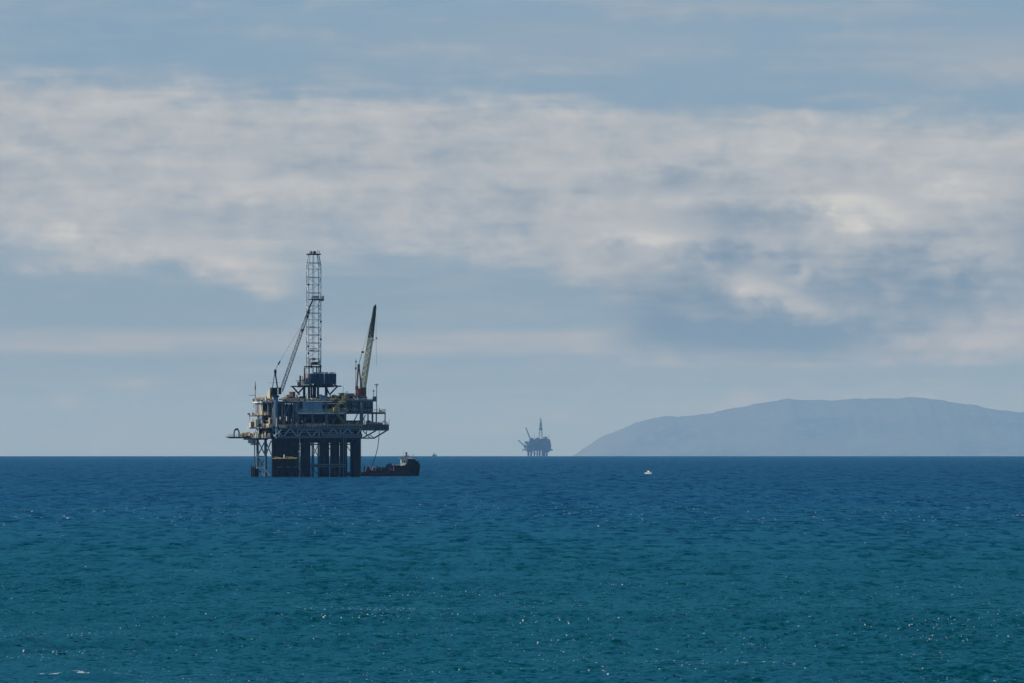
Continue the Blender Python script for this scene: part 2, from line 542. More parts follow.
class Bag:
    """collects tubes, boxes and plates into ONE mesh"""
    def __init__(self):
        self.bm = bmesh.new()

    def tube(self, p, q, r, n=6, r2=None):
        bmesh.ops.create_cone(self.bm, cap_ends=True, segments=n, radius1=1, radius2=(r2 / r if r2 else 1), depth=1,
                              matrix=align(p, q, r) @ Matrix.Translation((0, 0, 0.5)))
        return self

    def box(self, lo, hi):
        c = [(a + b) / 2 for a, b in zip(lo, hi)]
        d = [max(abs(b - a), 0.01) for a, b in zip(lo, hi)]
        bmesh.ops.create_cube(self.bm, size=1, matrix=Matrix.Translation(c) @ Matrix.Diagonal((*d, 1)))
        return self

    def prism(self, poly, axis, a, b):
        """polygon (two coordinates) pulled from a to b along axis 0 or 1"""
        def at(p, t):
            return (t, p[0], p[1]) if axis == 0 else (p[0], t, p[1])
        v0 = [self.bm.verts.new(at(p, a)) for p in poly]
        v1 = [self.bm.verts.new(at(p, b)) for p in poly]
        self.bm.faces.new(v0)
        self.bm.faces.new(v1[::-1])
        n = len(poly)
        for i in range(n):
            self.bm.faces.new((v0[i], v0[(i + 1) % n], v1[(i + 1) % n], v1[i]))
        return self

    def path(self, pts, r, n=5):
        for p, q in zip(pts, pts[1:]):
            self.tube(p, q, r, n)
        return self

    def build(self, name, mat, parent=None):
        bmesh.ops.recalc_face_normals(self.bm, faces=self.bm.faces)
        me = bpy.data.meshes.new(name)
        self.bm.to_mesh(me)
        self.bm.free()
        me.materials.append(M[mat])
        return link(name, me, parent)


class Thing:
    """an Empty at the base of a thing; parts are given in the frame of the platform (or other owner) and stored relative to the base"""
    def __init__(self, name, label, cat, frame, base, group=None):
        self.frame, self.base = frame, Vector(base)
        self.o = bpy.data.objects.new(name, None)
        COL.objects.link(self.o)
        self.o.empty_display_size = 1
        self.o.matrix_world = frame @ Matrix.Translation(self.base)
        tag(self.o, label, cat, group, 'thing')
        self.inv = Matrix.Translation(-self.base)

    def tube(self, name, p, q, r, mat, n=10, parent=None):
        o = link(name, tube_mesh(mat, n), parent or self.o)
        m = self.inv @ align(p, q, r)
        if parent is not None:
            o.matrix_parent_inverse = parent.matrix_basis.inverted()
        o.matrix_basis = m
        return o

    def box(self, name, lo, hi, mat, parent=None):
        c = [(a + b) / 2 for a, b in zip(lo, hi)]
        d = [abs(b - a) for a, b in zip(lo, hi)]
        o = link(name, box_mesh(mat), parent or self.o)
        m = self.inv @ Matrix.Translation(c) @ Matrix.Diagonal((*d, 1))
        if parent is not None:
            o.matrix_parent_inverse = parent.matrix_basis.inverted()
        o.matrix_basis = m
        return o

    def bag(self, name, bag, mat, parent=None, kind=None):
        o = bag.build(name, mat, parent or self.o)
        m = self.inv.copy()
        if parent is not None:
            o.matrix_parent_inverse = parent.matrix_basis.inverted()
        o.matrix_basis = m
        if kind:
            o['kind'] = kind
        return o


# ------------------------------------------------------------------ the near platform: frame turned 20 degrees, origin at its near corner on the water
S = 2500.0 / F                  # measured metres per picture element before the platform's own scale
NEAR = 1457.0                   # distance of the platform
PK = NEAR / 2500.0
TH = math.radians(20)
CT, ST = math.cos(TH), math.sin(TH)
RIG = Matrix.Translation(((275 - 512) * S * PK, NEAR, water_z(NEAR))) @ Matrix.Rotation(TH, 4, 'Z') @ Matrix.Scale(PK, 4)


def uu(px_, w):
    k = (px_ - 512) / F                     # things farther back look smaller
    return ((px_ - 275) * S + w * (ST + k * CT)) / (CT - k * ST)


def q(px_, py_, w=0.0):
    """measured picture position at depth w behind the front face -> platform coordinates in metres"""
    u = uu(px_, w)
    y = u * ST + w * CT
    return Vector((u, w, (CAM_H - water_z(NEAR)) / PK + (LEVEL - py_) * (2500.0 + y) / F))


def qb(x0, x1, y0, y1, w0, w1):
    """block whose silhouette spans x0..x1, y0..y1 and whose depth runs w0..w1"""
    u0, u1 = uu(x0, w1), uu(x1, w0)
    if u1 - u0 < 0.3:
        u1 = u0 + 0.3
    return (u0, w0, (477 - y1) * S), (u1, w1, (477 - y0) * S)


plat = Thing('oil_platform', 'large dark steel oil production platform standing on thick legs in the blue sea', 'oil platform', RIG, (0, 0, 0))
P = plat
# legs: front, middle and rear rows
for px_, r in ((305.5, 2.15), (324.2, 1.75), (335.2, 1.8), (342.6, 1.2), (355.6, 2.0)):
    for w in (2.5, 14, 26):
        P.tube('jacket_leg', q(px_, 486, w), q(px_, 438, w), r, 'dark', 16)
# conductors: the close-set well pipes at the left end
for i in range(15):
    for w in (3.0, 9.0, 17.0):
        px_ = 272.6 + i * 1.86 + (0.5 if w == 9 else 0)
        P.tube('conductor', q(px_, 484, w), q(px_, 438, w), 0.42, 'dark', 8)
for px_, w, r, mat in ((313.6, 6, .22, 'dark'), (318.3, 20, .34, 'steel'), (312.2, 10, .3, 'dark'), (328.6, 8, .3, 'dark'), (331.0, 12, .4, 'dark'), (346.6, 10, .32, 'dark'),
                       (350.9, 16, .35, 'dark'), (320.0, 12, .35, 'dark'), (343.6, -0.6, .16, 'steel'), (299.6, -0.8, .2, 'grey'), (345.6, -0.4, .14, 'steel'), (360.6, 4, .2, 'steel')):
    P.tube('riser', q(px_, 484, w), q(px_, 438, w), r, mat, 8)
# horizontal and diagonal bracing between the legs
for y_, w in ((464.6, 0.6), (466.6, 0.9), (465.5, 26)):
    P.tube('jacket_brace', q(311, y_, w), q(345.5, y_, w), .3, 'steel')
for a, b, w in (((300, 474), (311, 474), .2), ((320, 473.5), (346, 473.5), .3)):
    P.tube('jacket_brace', q(*a, w), q(*b, w), .22, 'dark')
for a, b in (((311, 443), (319, 458)), ((319, 443), (312, 458)), ((311.5, 467), (319, 476)), ((346.5, 445), (351.5, 453)), ((327.5, 446), (332, 452))):
    P.tube('jacket_brace', q(*a, 14), q(*b, 14), .16, 'dark')
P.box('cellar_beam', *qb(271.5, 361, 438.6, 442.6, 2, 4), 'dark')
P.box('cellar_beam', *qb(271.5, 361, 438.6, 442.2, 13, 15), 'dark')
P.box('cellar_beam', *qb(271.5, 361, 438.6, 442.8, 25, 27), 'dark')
P.bag('pipe_gallery', Bag().tube(q(301, 444.5, 1), q(360, 444.2, 1), .25).tube(q(290, 446.5, 1.5), q(312, 445, 1.5), .2).tube(q(335, 441, 0), q(360, 441.5, 0), .2), 'dark')

# outrigger tower at the far left corner
ow = {254.6: 25, 257.6: 24, 265.6: 15, 271: 8}
for px_, r in ((257.6, .55), (265.6, .62), (254.7, .24)):
    P.tube('outrigger_leg', q(px_, 484, ow.get(px_, 25)), q(px_, 438, ow.get(px_, 25)), r, 'steel')
for a, b, r in (((257.6, 440), (265.6, 456), .26), ((265.6, 440), (257.6, 456), .26), ((257.6, 456), (265.6, 471), .26), ((265.6, 458), (258, 470), .24),
                ((265.6, 441), (271.5, 455), .26), ((271, 441), (265.6, 456), .26), ((259, 470.5), (265, 476), .34), ((257.6, 456), (265.6, 456.5), .2), ((265.6, 470), (271, 476), .26)):
    wa = 24 - (a[0] - 257.6) * 1.15
    wb = 24 - (b[0] - 257.6) * 1.15
    P.tube('outrigger_brace', q(a[0], a[1], wa), q(b[0], b[1], wb), r, 'steel')
fb = P.box('barge_bumper', *qb(250.8, 257.8, 468, 479, 20, 26), 'dark')
for i in range(4):
    P.bag('fender_post', Bag().tube(q(251.6 + i * 1.9, 480, 19.6), q(251.6 + i * 1.9, 465.6 + i % 2, 19.6), .28), 'rubber')
P.box('landing_beam', *qb(255.6, 261.8, 467.3, 468.5, 19, 20.5), 'white')

# boat landing on the front of the conductors
P.tube('landing_rail', q(272.2, 458.6, -1.6), q(297, 458.2, -1.6), .24, 'yellow')
P.tube('landing_rail', q(275, 456.9, -1.2), q(283, 458.4, -1.2), .1, 'yellow')
P.tube('landing_rail', q(286, 456.8, -1.2), q(293, 457.2, -1.2), .1, 'yellow')
P.box('landing_walkway', *qb(272, 298, 459.2, 460.2, -2.2, -.2), 'dark')
for i, px_ in enumerate((272.6, 277.4, 282.2, 287.0, 291.8, 296.8)):
    P.tube('landing_post', q(px_, 483, -1.9), q(px_, 458.4, -1.9), .3, 'dark')
for x0, x1 in ((277, 283), (286.4, 290), (293.4, 298.4)):
    P.box('landing_step', *qb(x0, x1, 466.6, 467.6, -2.6, -1.9), 'steel')
P.tube('landing_light_post', q(284.2, 458.6, -1.4), q(284.2, 454.6, -1.4), .28, 'white')
P.box('landing_walkway', *qb(271.5, 300, 471.3, 472.4, -2.4, -.6), 'dark')
P.tube('ladder_pole', q(299.4, 449, -1.4), q(299.0, 478, -1.4), .13, 'pale')
P.tube('ladder_pole', q(298.3, 451.5, -1.4), q(300.6, 451.5, -1.4), .2, 'white')

# lower deck: plates, chords and web on the front and on the left end
P.box('deck_plate', *qb(247.5, 362.2, 437.9, 438.9, 0.4, 28), 'dark')
P.box('deck_plate', *qb(249.5, 362, 427.2, 428.4, 0.4, 27), 'deck')
L0, L1 = uu(262, 27) - 1.0, uu(362, 0)
zt, zb = (477 - 428.2) * S, (477 - 437.2) * S
for w in (0, 27.6):
    P.box('truss_chord', (L0, w - .45, zb - .42), (L1, w + .45, zb + .42), 'steel')
    P.box('truss_chord', (L0, w - .4, zt - .32), (L1, w + .4, zt + .32), 'steel')
P.box('girder_web', *qb(322, 362.5, 433.6, 437.0, -.75, -.55), 'steel')
nb = 12
xs_ = [uu(276 + i * (86 / nb), 0) for i in range(nb + 1)]
for i in range(nb):
    a = (xs_[i], 0, zb if i % 2 else zt)
    b = (xs_[i + 1], 0, zt if i % 2 else zb)
    P.tube('truss_web', a, b, .3, 'pale')
    P.tube('truss_web', (a[0], 27.6, a[2]), (b[0], 27.6, b[2]), .3, 'steel')
    if i % 3 == 0:
        P.tube('truss_post', (xs_[i], 0, zb), (xs_[i], 0, zt), .26, 'pale')
for i in range(5):                                       # left end face
    w0, w1 = i * 5.5, (i + 1) * 5.5
    P.tube('truss_web', (L0, w0, zb if i % 2 else zt), (L0, w1, zt if i % 2 else zb), .28, 'steel')
P.box('truss_chord', (L0 - .4, 0.5, zb - .4), (L0 + .4, 27, zb + .4), 'steel')
P.box('truss_chord', (L0 - .4, 0.5, zt - .3), (L0 + .4, 27, zt + .3), 'steel')
P.bag('deck_bracket', Bag().tube(q(273, 434), q(276.5, 438.4), .16).tube(q(274, 436.5, -.3), q(281.5, 429.5, -.3), .2).tube(q(276, 429, -.3), q(276, 435, -.3), .18).tube(q(279, 437, -.3), q(279, 432, -.3), .14), 'white')

# long boat-like cantilever deck at the left
B = Bag()
z0, z1 = (477 - 438.4) * S, (477 - 436.9) * S
ua, ub = uu(227.4, 20), uu(244.5, 20)
B.prism([(ua, z1 + .15), (ua + .8, z1 - .25), (ua + 2.2, z0), (ub, z0), (ub, z1)], 1, 16.5, 23.5)
P.bag('cantilever_deck', B, 'dark')
P.box('cantilever_deck', *qb(243.6, 268, 438.4, 439.8, 14, 26), 'dark')
P.box('cantilever_deck', *qb(240, 257, 436.4, 437.6, 15, 25), 'beige')
P.bag('deck_bracket', Bag().box(*qb(248, 256, 439.9, 443.2, 17, 23)).box(*qb(250.5, 258, 443.3, 445, 18, 22)), 'mauve')
# lifeboat arch on it
arc = [q(234.0 + 0.0, 436.8, 20)] + [q(236.4 - 2.5 * math.cos(t), 433.2 - 4.4 * math.sin(t), 20) for t in np.linspace(0.1, 2.9, 9)] + [q(239.2, 436.8, 20)]
P.bag('davit_arch', Bag().path(arc, .2).tube(q(235, 429.6, 20), q(238, 429.0, 20), .42), 'dark')
P.bag('davit_arch', Bag().path([p + Vector((.9, 2.2, 0)) for p in arc], .18), 'steel')

# upper decks and the columns between
P.box('deck_plate', *qb(253.5, 372.5, 401.3, 403.0, 0.6, 27), 'deck')
P.box('deck_plate', *qb(300, 372, 411.8, 413.2, 0.3, 25), 'deck')
P.box('deck_plate', *qb(249, 300, 415.2, 416.2, 9, 26), 'deck')
for px_, w, r in ((258.5, 22, .5), (268.5, 10, .5), (298, .8, .5), (312.5, .8, .4), (326.3, .8, .5), (345.2, .8, .5), (361.5, .8, .8), (361, 24, .6), (326, 24, .6), (298, 24, .6), (283, 24, .5)):
    P.tube('deck_column', q(px_, 428, w), q(px_, 402.5, w), r, 'steel')
# bracing of the middle storey
for a, b in (((330, 427), (338.5, 414)), ((338.5, 414), (345, 424)), ((300, 428), (306, 418)), ((290, 428), (294.5, 404)), ((299, 404), (294.5, 428)), ((281, 428), (289, 405)), ((352.5, 424), (357.5, 414)), ((361.5, 424), (365.5, 415))):
    P.tube('storey_brace', q(*a, .3), q(*b, .3), .24, 'steel')
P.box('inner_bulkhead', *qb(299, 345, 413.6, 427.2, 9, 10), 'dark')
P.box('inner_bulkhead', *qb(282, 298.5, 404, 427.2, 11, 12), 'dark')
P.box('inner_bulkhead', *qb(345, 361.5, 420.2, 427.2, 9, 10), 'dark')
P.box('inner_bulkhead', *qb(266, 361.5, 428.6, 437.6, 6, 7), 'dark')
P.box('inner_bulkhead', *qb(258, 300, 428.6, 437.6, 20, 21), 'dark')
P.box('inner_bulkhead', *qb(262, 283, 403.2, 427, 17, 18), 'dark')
P.box('fascia', *qb(297, 346, 411.4, 413.6, -.35, -.1), 'pale')
for i in range(7):
    P.tube('header_pipe', q(276 + i * 3, 430.4 + i, 1.4), q(352 + i, 430.4 + i, 1.4), .2, ('steel', 'dark', 'grey', 'dark', 'rust', 'steel', 'dark')[i], 8)
P.box('inner_bulkhead', *qb(322, 346, 403.5, 411.6, 8, 9), 'dark')
# plate girder along the right half of the front
P.box('side_girder', *qb(322, 389, 424.8, 430.0, .3, 1.0), 'deck')
for i in range(22):
    P.tube('stiffener', q(323.5 + i * 3, 430.2, .2), q(323.5 + i * 3, 424.8, .2), .12, 'steel', 6)
for y_ in (424.8, 430.2):
    P.tube('girder_flange', q(322, y_, .2), q(388.5, y_, .2), .2, 'steel', 6)
P.box('side_girder', *qb(298, 322, 428.6, 431.0, -.5, -.2), 'steel')

# right-hand extension: two balconies carried by struts
P.box('balcony_deck', *qb(345, 385.6, 411.9, 413.7, 2, 13), 'dark')
P.box('balcony_deck', *qb(359, 388.0, 424.8, 426.4, 1.2, 14), 'dark')
P.box('balcony_beam', *qb(362, 388.4, 427.2, 430.6, 1.2, 2.2), 'steel')
P.box('balcony_beam', *qb(362, 388.0, 427.2, 430.4, 12, 13), 'dark')
for px_, w, r in ((372.4, 2.4, .38), (376.2, 12, .22), (384.9, 2.4, .16), (385.3, 12.6, .16), (368, 12, .3)):
    P.tube('balcony_post', q(px_, 425.5, w), q(px_, 413, w), r, 'steel')
for a, b, r in (((362.4, 438.2), (374, 438.2), .26), ((374, 438.2), (387, 430.4), .32), ((363, 437.8), (376, 430.6), .3), ((369, 434.2), (374, 438), .2), ((363, 431), (370, 437.8), .22), ((366.5, 435.5), (366.5, 431), .2)):
    for w in (2.2, 12.4):
        P.tube('balcony_strut', q(*a, w), q(*b, w), r, 'steel')

# stairs on the front right
def stair(p0, p1, w, name='stair_flight'):
    b = Bag()
    for dw in (0, 1.0):
        b.tube(p0 + Vector((0, dw, 0)), p1 + Vector((0, dw, 0)), .16)
        b.tube(p0 + Vector((0, dw, 1.0)), p1 + Vector((0, dw, 1.0)), .07)
        for t in (0, .25, .5, .75, 1):
            c = p0.lerp(p1, t) + Vector((0, dw, 0))
            b.tube(c, c + Vector((0, 0, 1.0)), .06, 4)
    for t in np.linspace(0, 1, 12):
        c = p0.lerp(p1, t)
        b.box(c + Vector((-.14, 0, -.03)), c + Vector((.14, 1.0, .03)))
    return P.bag(name, b, 'olive')

stair(q(333, 411.8, -1.4), q(341.5, 402.6, -1.4), 0)
stair(q(341.8, 402.4, -2.8), q(347.5, 393.5, -2.8), 0)
stair(q(345, 424, -1.4), q(336.5, 413.6, -1.4), 0)
P.box('stair_landing', *qb(339.5, 346, 402.2, 402.9, -3, -.2), 'olive')
P.box('stair_landing', *qb(329, 336, 411.9, 412.6, -1.6, .2), 'olive')

# handrails and other thin steelwork, too small to tell apart
R = Bag()
def rail(p0, p1, h=1.1, n=8):
    for k in (h, h * .55):
        R.tube(p0 + Vector((0, 0, k)), p1 + Vector((0, 0, k)), .06, 4)
    for i in range(n + 1):
        c = p0.lerp(p1, i / n)
        R.tube(c, c + Vector((0, 0, h)), .06, 4)
rail(q(276, 427.2, 0), q(362, 427.2, 0), n=30)
rail(q(300, 411.8, 0), q(345, 411.8, 0), n=16)
rail(q(346, 411.8, 2), q(385.5, 411.8, 2), n=14)
rail(q(362, 424.8, 1.2), q(388, 424.8, 1.2), n=10)
rail(q(385.5, 411.8, 2), q(383, 411.8, 13), n=5)
rail(q(388, 424.8, 1.2), q(385, 424.8, 14), n=5)
rail(q(279, 401.3, .6), q(372, 401.3, .6), n=34)
rail(q(253.5, 401.3, 27), q(276, 401.3, .8), n=12)
rail(q(248, 438.4, 26), q(268, 438.4, 15), n=10)
rail(q(228, 436.9, 17), q(243, 436.9, 17), n=7)
rail(q(249.5, 427.2, 26), q(272, 427.2, 1), n=12)
rail(q(250, 415.2, 25), q(268, 415.2, 9), n=10)
P.bag('handrails', R, 'beige', kind='stuff')

# left end: panelled wall, pipework and walkways that catch the sun
for i in range(5):
    w1, w0 = 26 - i * 2.1, 26 - (i + 1) * 2.1 + .12
    u = uu(255.2, 26)
    P.box('wall_panel', (u, w0, (477 - 415) * S), (u + .25, w1, (477 - 403.2) * S), ('mauve', 'grey', 'mauve', 'beige', 'grey')[i])
P.box('wall_cap', (uu(254.4, 26) - .5, 13, (477 - 402.6) * S), (uu(254.4, 26) + 1.4, 26.5, (477 - 401.4) * S - .002), 'white')
for i in range(9):
    w = 14.0 - i * 1.45
    u = uu(258.2, 26) + .4 + (i % 3) * .5
    P.tube('vertical_pipe', (u, w, zt + .3), (u, w, (477 - 403.1) * S), .16 + .05 * (i % 2), ('dark', 'mauve', 'beige', 'dark', 'grey')[i % 5], 8)
for i in range(8):
    px_ = 280 + i * 2.25
    P.tube('vertical_pipe', q(px_, 427.5, 2 + (i % 3)), q(px_, 403, 2 + (i % 3)), .2 + .1 * (i % 2), ('dark', 'grey', 'mauve', 'dark', 'steel')[i % 5], 8)
C = Bag()
rs = random.Random(3)
for i in range(46):
    w = rs.uniform(2, 25)
    u = uu(262, 27) - rs.uniform(.4, 2.2)
    z = (477 - rs.choice((427, 420.5, 415.2, 431))) * S
    h = rs.uniform(1.2, 3.2)
    C.tube((u, w, z), (u + rs.uniform(-.3, .3), w + rs.uniform(-1.4, 1.4), z + h), rs.uniform(.07, .15), 4)
    if i % 2:
        C.tube((u, w, z + h * .8), (u + .2, w + rs.uniform(1, 3.4), z + h * rs.uniform(.7, .9)), rs.uniform(.07, .13), 4)
P.bag('walkway_steelwork', C, 'beige', kind='stuff')
for (x0, x1, y0, y1, w0, w1, mat) in ((249.2, 256, 420.4, 421.4, 17, 25, 'beige'), (257, 266, 420.6, 421.4, 9, 17, 'mauve'), (266, 273, 423.8, 427.6, -.6, 3, 'beige'), (279.5, 286, 425.2, 427.6, -.6, -.1, 'beige'),
                                        (251, 256.5, 425.2, 428.6, 20, 25, 'mauve'), (246.5, 250.5, 427.4, 429, 22, 26, 'beige'), (257, 265.5, 424.6, 428, 8, 15, 'grey')):
    P.box('walkway', *qb(x0, x1, y0, y1, w0, w1), mat)
for px_, y0, y1, w, mat in ((276.6, 418, 427, -.4, 'beige'), (280.3, 416.8, 419.4, -.4, 'white'), (286.6, 416.4, 421, -.4, 'white'), (291.8, 419, 422.2, -.4, 'pale'), (302, 420.6, 422, -.3, 'white'), (324.3, 423.6, 425.2, -.3, 'white')):
    P.tube('lamp_standard', q(px_, y1, w), q(px_, y0, w), .22, mat, 6)

# small fittings, valves and lockers all over the decks
def clutter(mat, seed, n, zones, big=1.0):
    rs = random.Random(seed)
    b = Bag()
    for _ in range(n):
        x0, x1, yb_, hmax, w0, w1 = rs.choice(zones)
        w = rs.uniform(w0, w1)
        p = q(rs.uniform(x0, x1), yb_, w)
        h = rs.uniform(.25, 1) * hmax * S
        k = rs.random()
        if k < .45:
            a, c = rs.uniform(.2, .8) * big, rs.uniform(.2, .8) * big
            b.box(p - Vector((a, c, 0)), p + Vector((a, c, h * .8)))
        elif k < .75:
            b.tube(p, p + Vector((0, 0, h)), rs.uniform(.08, .22), 5)
        else:
            l = rs.uniform(1, 3.5)
            b.tube(p + Vector((-l / 2, 0, h * .6)), p + Vector((l / 2, 0, h * rs.uniform(.4, .9))), rs.uniform(.08, .18), 5)
    P.bag('deck_fittings', b, mat, kind='stuff')
UP = [(256, 272, 401.2, 4.5, 2, 20), (280, 300, 401.2, 7, 1, 10), (296, 332, 401.2, 5.5, 1.5, 12), (328, 346, 401.2, 6.5, 1, 12), (345, 356, 399, 4, 4, 10), (284, 346, 401.2, 3.5, .8, 3)]
MD = [(278, 298, 427.2, 12, .8, 8), (298, 345, 427.2, 7, .8, 7), (345, 362, 424.5, 4, .8, 6), (362, 384, 424.6, 5, 2.5, 9), (300, 345, 427.2, 12, 2, 8)]
LF = [(250, 258, 427.2, 9, 18, 26), (256, 272, 427.2, 12, 1, 16), (246, 258, 438.3, 8, 15, 24), (252, 268, 415.2, 6, 9, 24), (238, 250, 436.5, 4, 16, 22), (256, 272, 438, 9, 2, 16)]
TOP = [(298, 312, 385, 9, 3.2, 6), (312, 335, 373.4, 1.6, 4, 10), (300, 334, 401.2, 9, 4, 10)]
RT = [(346, 385, 411.9, 2.4, 2, 8), (330, 346, 411.9, 6, -.4, 3)]
for mat, seed, n, zones in (('beige', 1, 84, LF + UP[:2]), ('dark', 2, 90, UP + MD), ('rust', 3, 44, UP + MD + TOP), ('mauve', 4, 34, LF + UP[:3]), ('olive', 5, 48, UP[3:] + RT[1:] + MD[:1]),
                            ('white', 6, 46, LF + UP + MD[:3]), ('steel', 7, 60, UP + MD + TOP + RT), ('blue', 8, 20, UP[2:3] + MD), ('dark', 9, 50, TOP + LF + RT), ('grey', 10, 34, LF + TOP + MD), ('tan', 12, 60, LF + UP + MD[:2]), ('beige', 14, 46, UP[2:] + RT + TOP), ('yellow', 13, 26, UP[3:] + RT + MD[2:4])):
    clutter(mat, seed, n, zones)

# ------------------------------------------------------------------ things standing on the platform
def panelled(name, label, cat, x0, x1, y0, y1, w0, w1, mat, n=4, trim='dark', group=None, roof=True, windows=None):
    lo, hi = qb(x0, x1, y0, y1, w0, w1)
    t = Thing(name, label, cat, RIG, ((lo[0] + hi[0]) / 2, (w0 + w1) / 2, lo[2]), group)
    t.box('body', (lo[0] + .12, lo[1] + .12, lo[2]), (hi[0] - .12, hi[1] - .12, hi[2] - .1), mat)
    for i in range(n):
        a = lo[0] + (hi[0] - lo[0]) * i / n
        b = lo[0] + (hi[0] - lo[0]) * (i + 1) / n
        t.box('wall_panel', (a + .06, lo[1], lo[2] + .15), (b - .06, lo[1] + .11, hi[2] - .25), mat)
    m = max(2, int((w1 - w0) / 3))
    for i in range(m):
        a, b = w0 + (w1 - w0) * i / m, w0 + (w1 - w0) * (i + 1) / m
        t.box('wall_panel', (lo[0], a + .06, lo[2] + .15), (lo[0] + .11, b - .06, hi[2] - .25), mat)
    if roof:
        t.box('roof', (lo[0] - .15, lo[1] - .15, hi[2] - .1), (hi[0] + .15, hi[1] + .15, hi[2] + .12), trim)
    for (a, b, c, d) in windows or ():
        l2, h2 = qb(a, b, c, d, w0 - .06, w0 + .02)
        f = t.box('window', l2, h2, 'dark')
        t.box('pane', (l2[0] + .15, w0 - .09, l2[2] + .15), (h2[0] - .15, w0 - .055, h2[2] - .15), 'glass', parent=f)
    return t

blue = panelled('quarters_module', 'faded blue clad cabin on the platform front below the drilling floor', 'cabin', 297.4, 322.4, 403.2 - 1.6, 411.7, .05, 8, 'blue', 4, 'pale')
b2 = Thing('storage_tank', 'grey horizontal cylinder tank under the faded blue cabin', 'tank', RIG, q(314, 427.2, 3))
b2.tube('shell', q(305.5, 425.4, 2.6), q(322.5, 425.4, 2.6), 1.0, 'grey', 16)
for px_ in (307.5, 320.5):
    b2.box('saddle', *qb(px_ - .6, px_ + .6, 425.5, 427.2, 1.8, 3.4), 'dark')
for px_ in (305.2, 322.8):
    b2.tube('end_cap', q(px_ - .4, 425.4, 2.6), q(px_ + .4, 425.4, 2.6), .78, 'grey', 14)
bx = panelled('switchgear_cabin', 'pale blue grey narrow room at the left end of the blue cabin', 'cabin', 292.8, 297.2, 402.9, 412, .6, 5, 'pale', 2, 'steel')
ctrl = panelled('control_cabin', 'dark blue control cabin with teal windows under the red crane', 'cabin', 346.2, 373.2, 400.6, 411.8, 2.2, 11, 'navy', 5, 'dark',
                windows=((351.5, 357.5, 402.4, 405.6), (351.5, 357.5, 406.8, 410.4), (360, 364.5, 402.8, 406.2), (366, 371, 402.8, 406.2)))
ctrl.box('fascia', *qb(345.6, 376.2, 399.0, 401.3, 2.0, 11.5), 'steel')
ctrl.box('roof_locker', *qb(372.6, 376.4, 396.0, 399, 4, 8), 'navy')
# deck cargo on the upper deck
def container(label, x0, x1, y0, y1, w0, w1, mat, n=3):
    t = panelled('deck_container', label, 'container', x0, x1, y0, y1, w0, w1, mat, n, mat, roof=True, group='containers and lockers on the upper deck')
    return t
container('long beige container lying at the left end of the upper deck', 256.0, 268.5, 396.6, 401.2, 8, 22, 'beige', 3)
container('small beige locker beside the left crane pedestal', 267.0, 272.4, 393.6, 398.6, 3, 7, 'tan', 2)
container('rusty brown container left of the drilling substructure', 289.2, 295.4, 391.8, 401, 5, 10, 'rust', 2)
container('tan container between the left crane and the drilling substructure', 284.6, 289.4, 395.0, 401.2, 2, 6, 'beige', 2)
container('olive locker to the right of the drilling substructure', 332.0, 338.2, 395.6, 401.2, 2, 7, 'olive', 2)
container('yellow olive skid box in front of the control cabin stairs', 338.6, 344.6, 392.8, 398.4, 8, 12, 'olive', 2)
container('faded mauve container left of the red crane', 344.4, 354.6, 393.2, 399.2, 9, 14, 'mauve', 3)
container('dark locker under the drilling substructure', 299.6, 306, 396.4, 401.2, 2, 6, 'dark', 2)
container('bright blue skid with white lid on the cabin roof', 317.6, 327.4, 395.4, 399.8, 1.5, 5, 'blue', 3)
container('low white topped box on the cabin roof', 309.8, 316.2, 398.2, 400.6, 1.5, 4, 'white', 2)
container('low beige box at the far end of the left cantilever deck', 244.6, 249.6, 432.2, 436.3, 17, 21, 'beige', 2)
container('small tan drum box beside the lifeboat arch', 240.2, 244.2, 433.0, 436.4, 17, 20, 'tan', 2)
container('white equipment box against the platform on the left cantilever deck', 250.4, 255.2, 432.6, 436.3, 16, 20, 'white', 2)

# pressure vessels and pumps inside the middle storey
def vessel(label, px_, w, y0, y1, r, mat):
    t = Thing('process_vessel', label, 'tank', RIG, q(px_, y1, w), 'upright process vessels of the middle storey')
    t.tube('shell', q(px_, y1 - 1, w), q(px_, y0 + .8, w), r, mat, 14)
    t.tube('dome', q(px_, y0 + .8, w), q(px_, y0, w), r * .7, mat, 12)
    t.tube('skirt', q(px_, y1, w), q(px_, y1 - 1, w), r * 1.08, 'dark', 12)
vessel('red upright vessel behind the left crane pedestal', 281.2, 3, 417.4, 427.2, .75, 'red')
vessel('olive upright vessel beside the red vessel', 288.4, 1.6, 418.6, 427.2, .6, 'olive')
vessel('dark upright vessel under the blue cabin', 301.6, 4, 414.6, 427.2, .9, 'dark')
vessel('olive squat vessel behind the right truss', 342.4, 3, 421.6, 426, .9, 'olive')
vessel('dark squat vessel on the right balcony', 368.6, 6, 420.4, 424.8, 1.1, 'dark')

# masts
def mast(name, label, cat, px_, w, y0, y1, r, mat, top=None):
    t = Thing(name, label, cat, RIG, q(px_, y1, w))
    t.tube('pole', q(px_, y1, w), q(px_, y0, w), r, mat, 6)
    if top:
        t.bag('head', top, mat)
    return t
mast('antenna_mast', 'tall thin antenna pole with a short crossbar rising from the right balcony', 'mast', 376.6, 3, 383.6, 424.6, .16, 'steel',
     Bag().tube(q(374.6, 384.4, 3), q(378.6, 384.4, 3), .13).tube(q(375, 384.4, 3), q(376.6, 387, 3), .08).tube(q(378.2, 384.4, 3), q(376.6, 387, 3), .08))
mast('radio_mast', 'short radio pole on the control cabin roof', 'mast', 373.6, 6, 389.6, 396, .12, 'steel', Bag().tube(q(372.7, 391, 6), q(374.5, 391, 6), .22))
mast('beacon_mast', 'reddish beacon pole standing on the left end of the upper deck', 'mast', 255.3, 23, 381.6, 401.3, .14, 'rust',
     Bag().tube(q(255.3, 385.6, 23), q(255.3, 389.5, 23), .26).tube(q(249, 395.2, 23), q(256, 395.2, 23), .1))
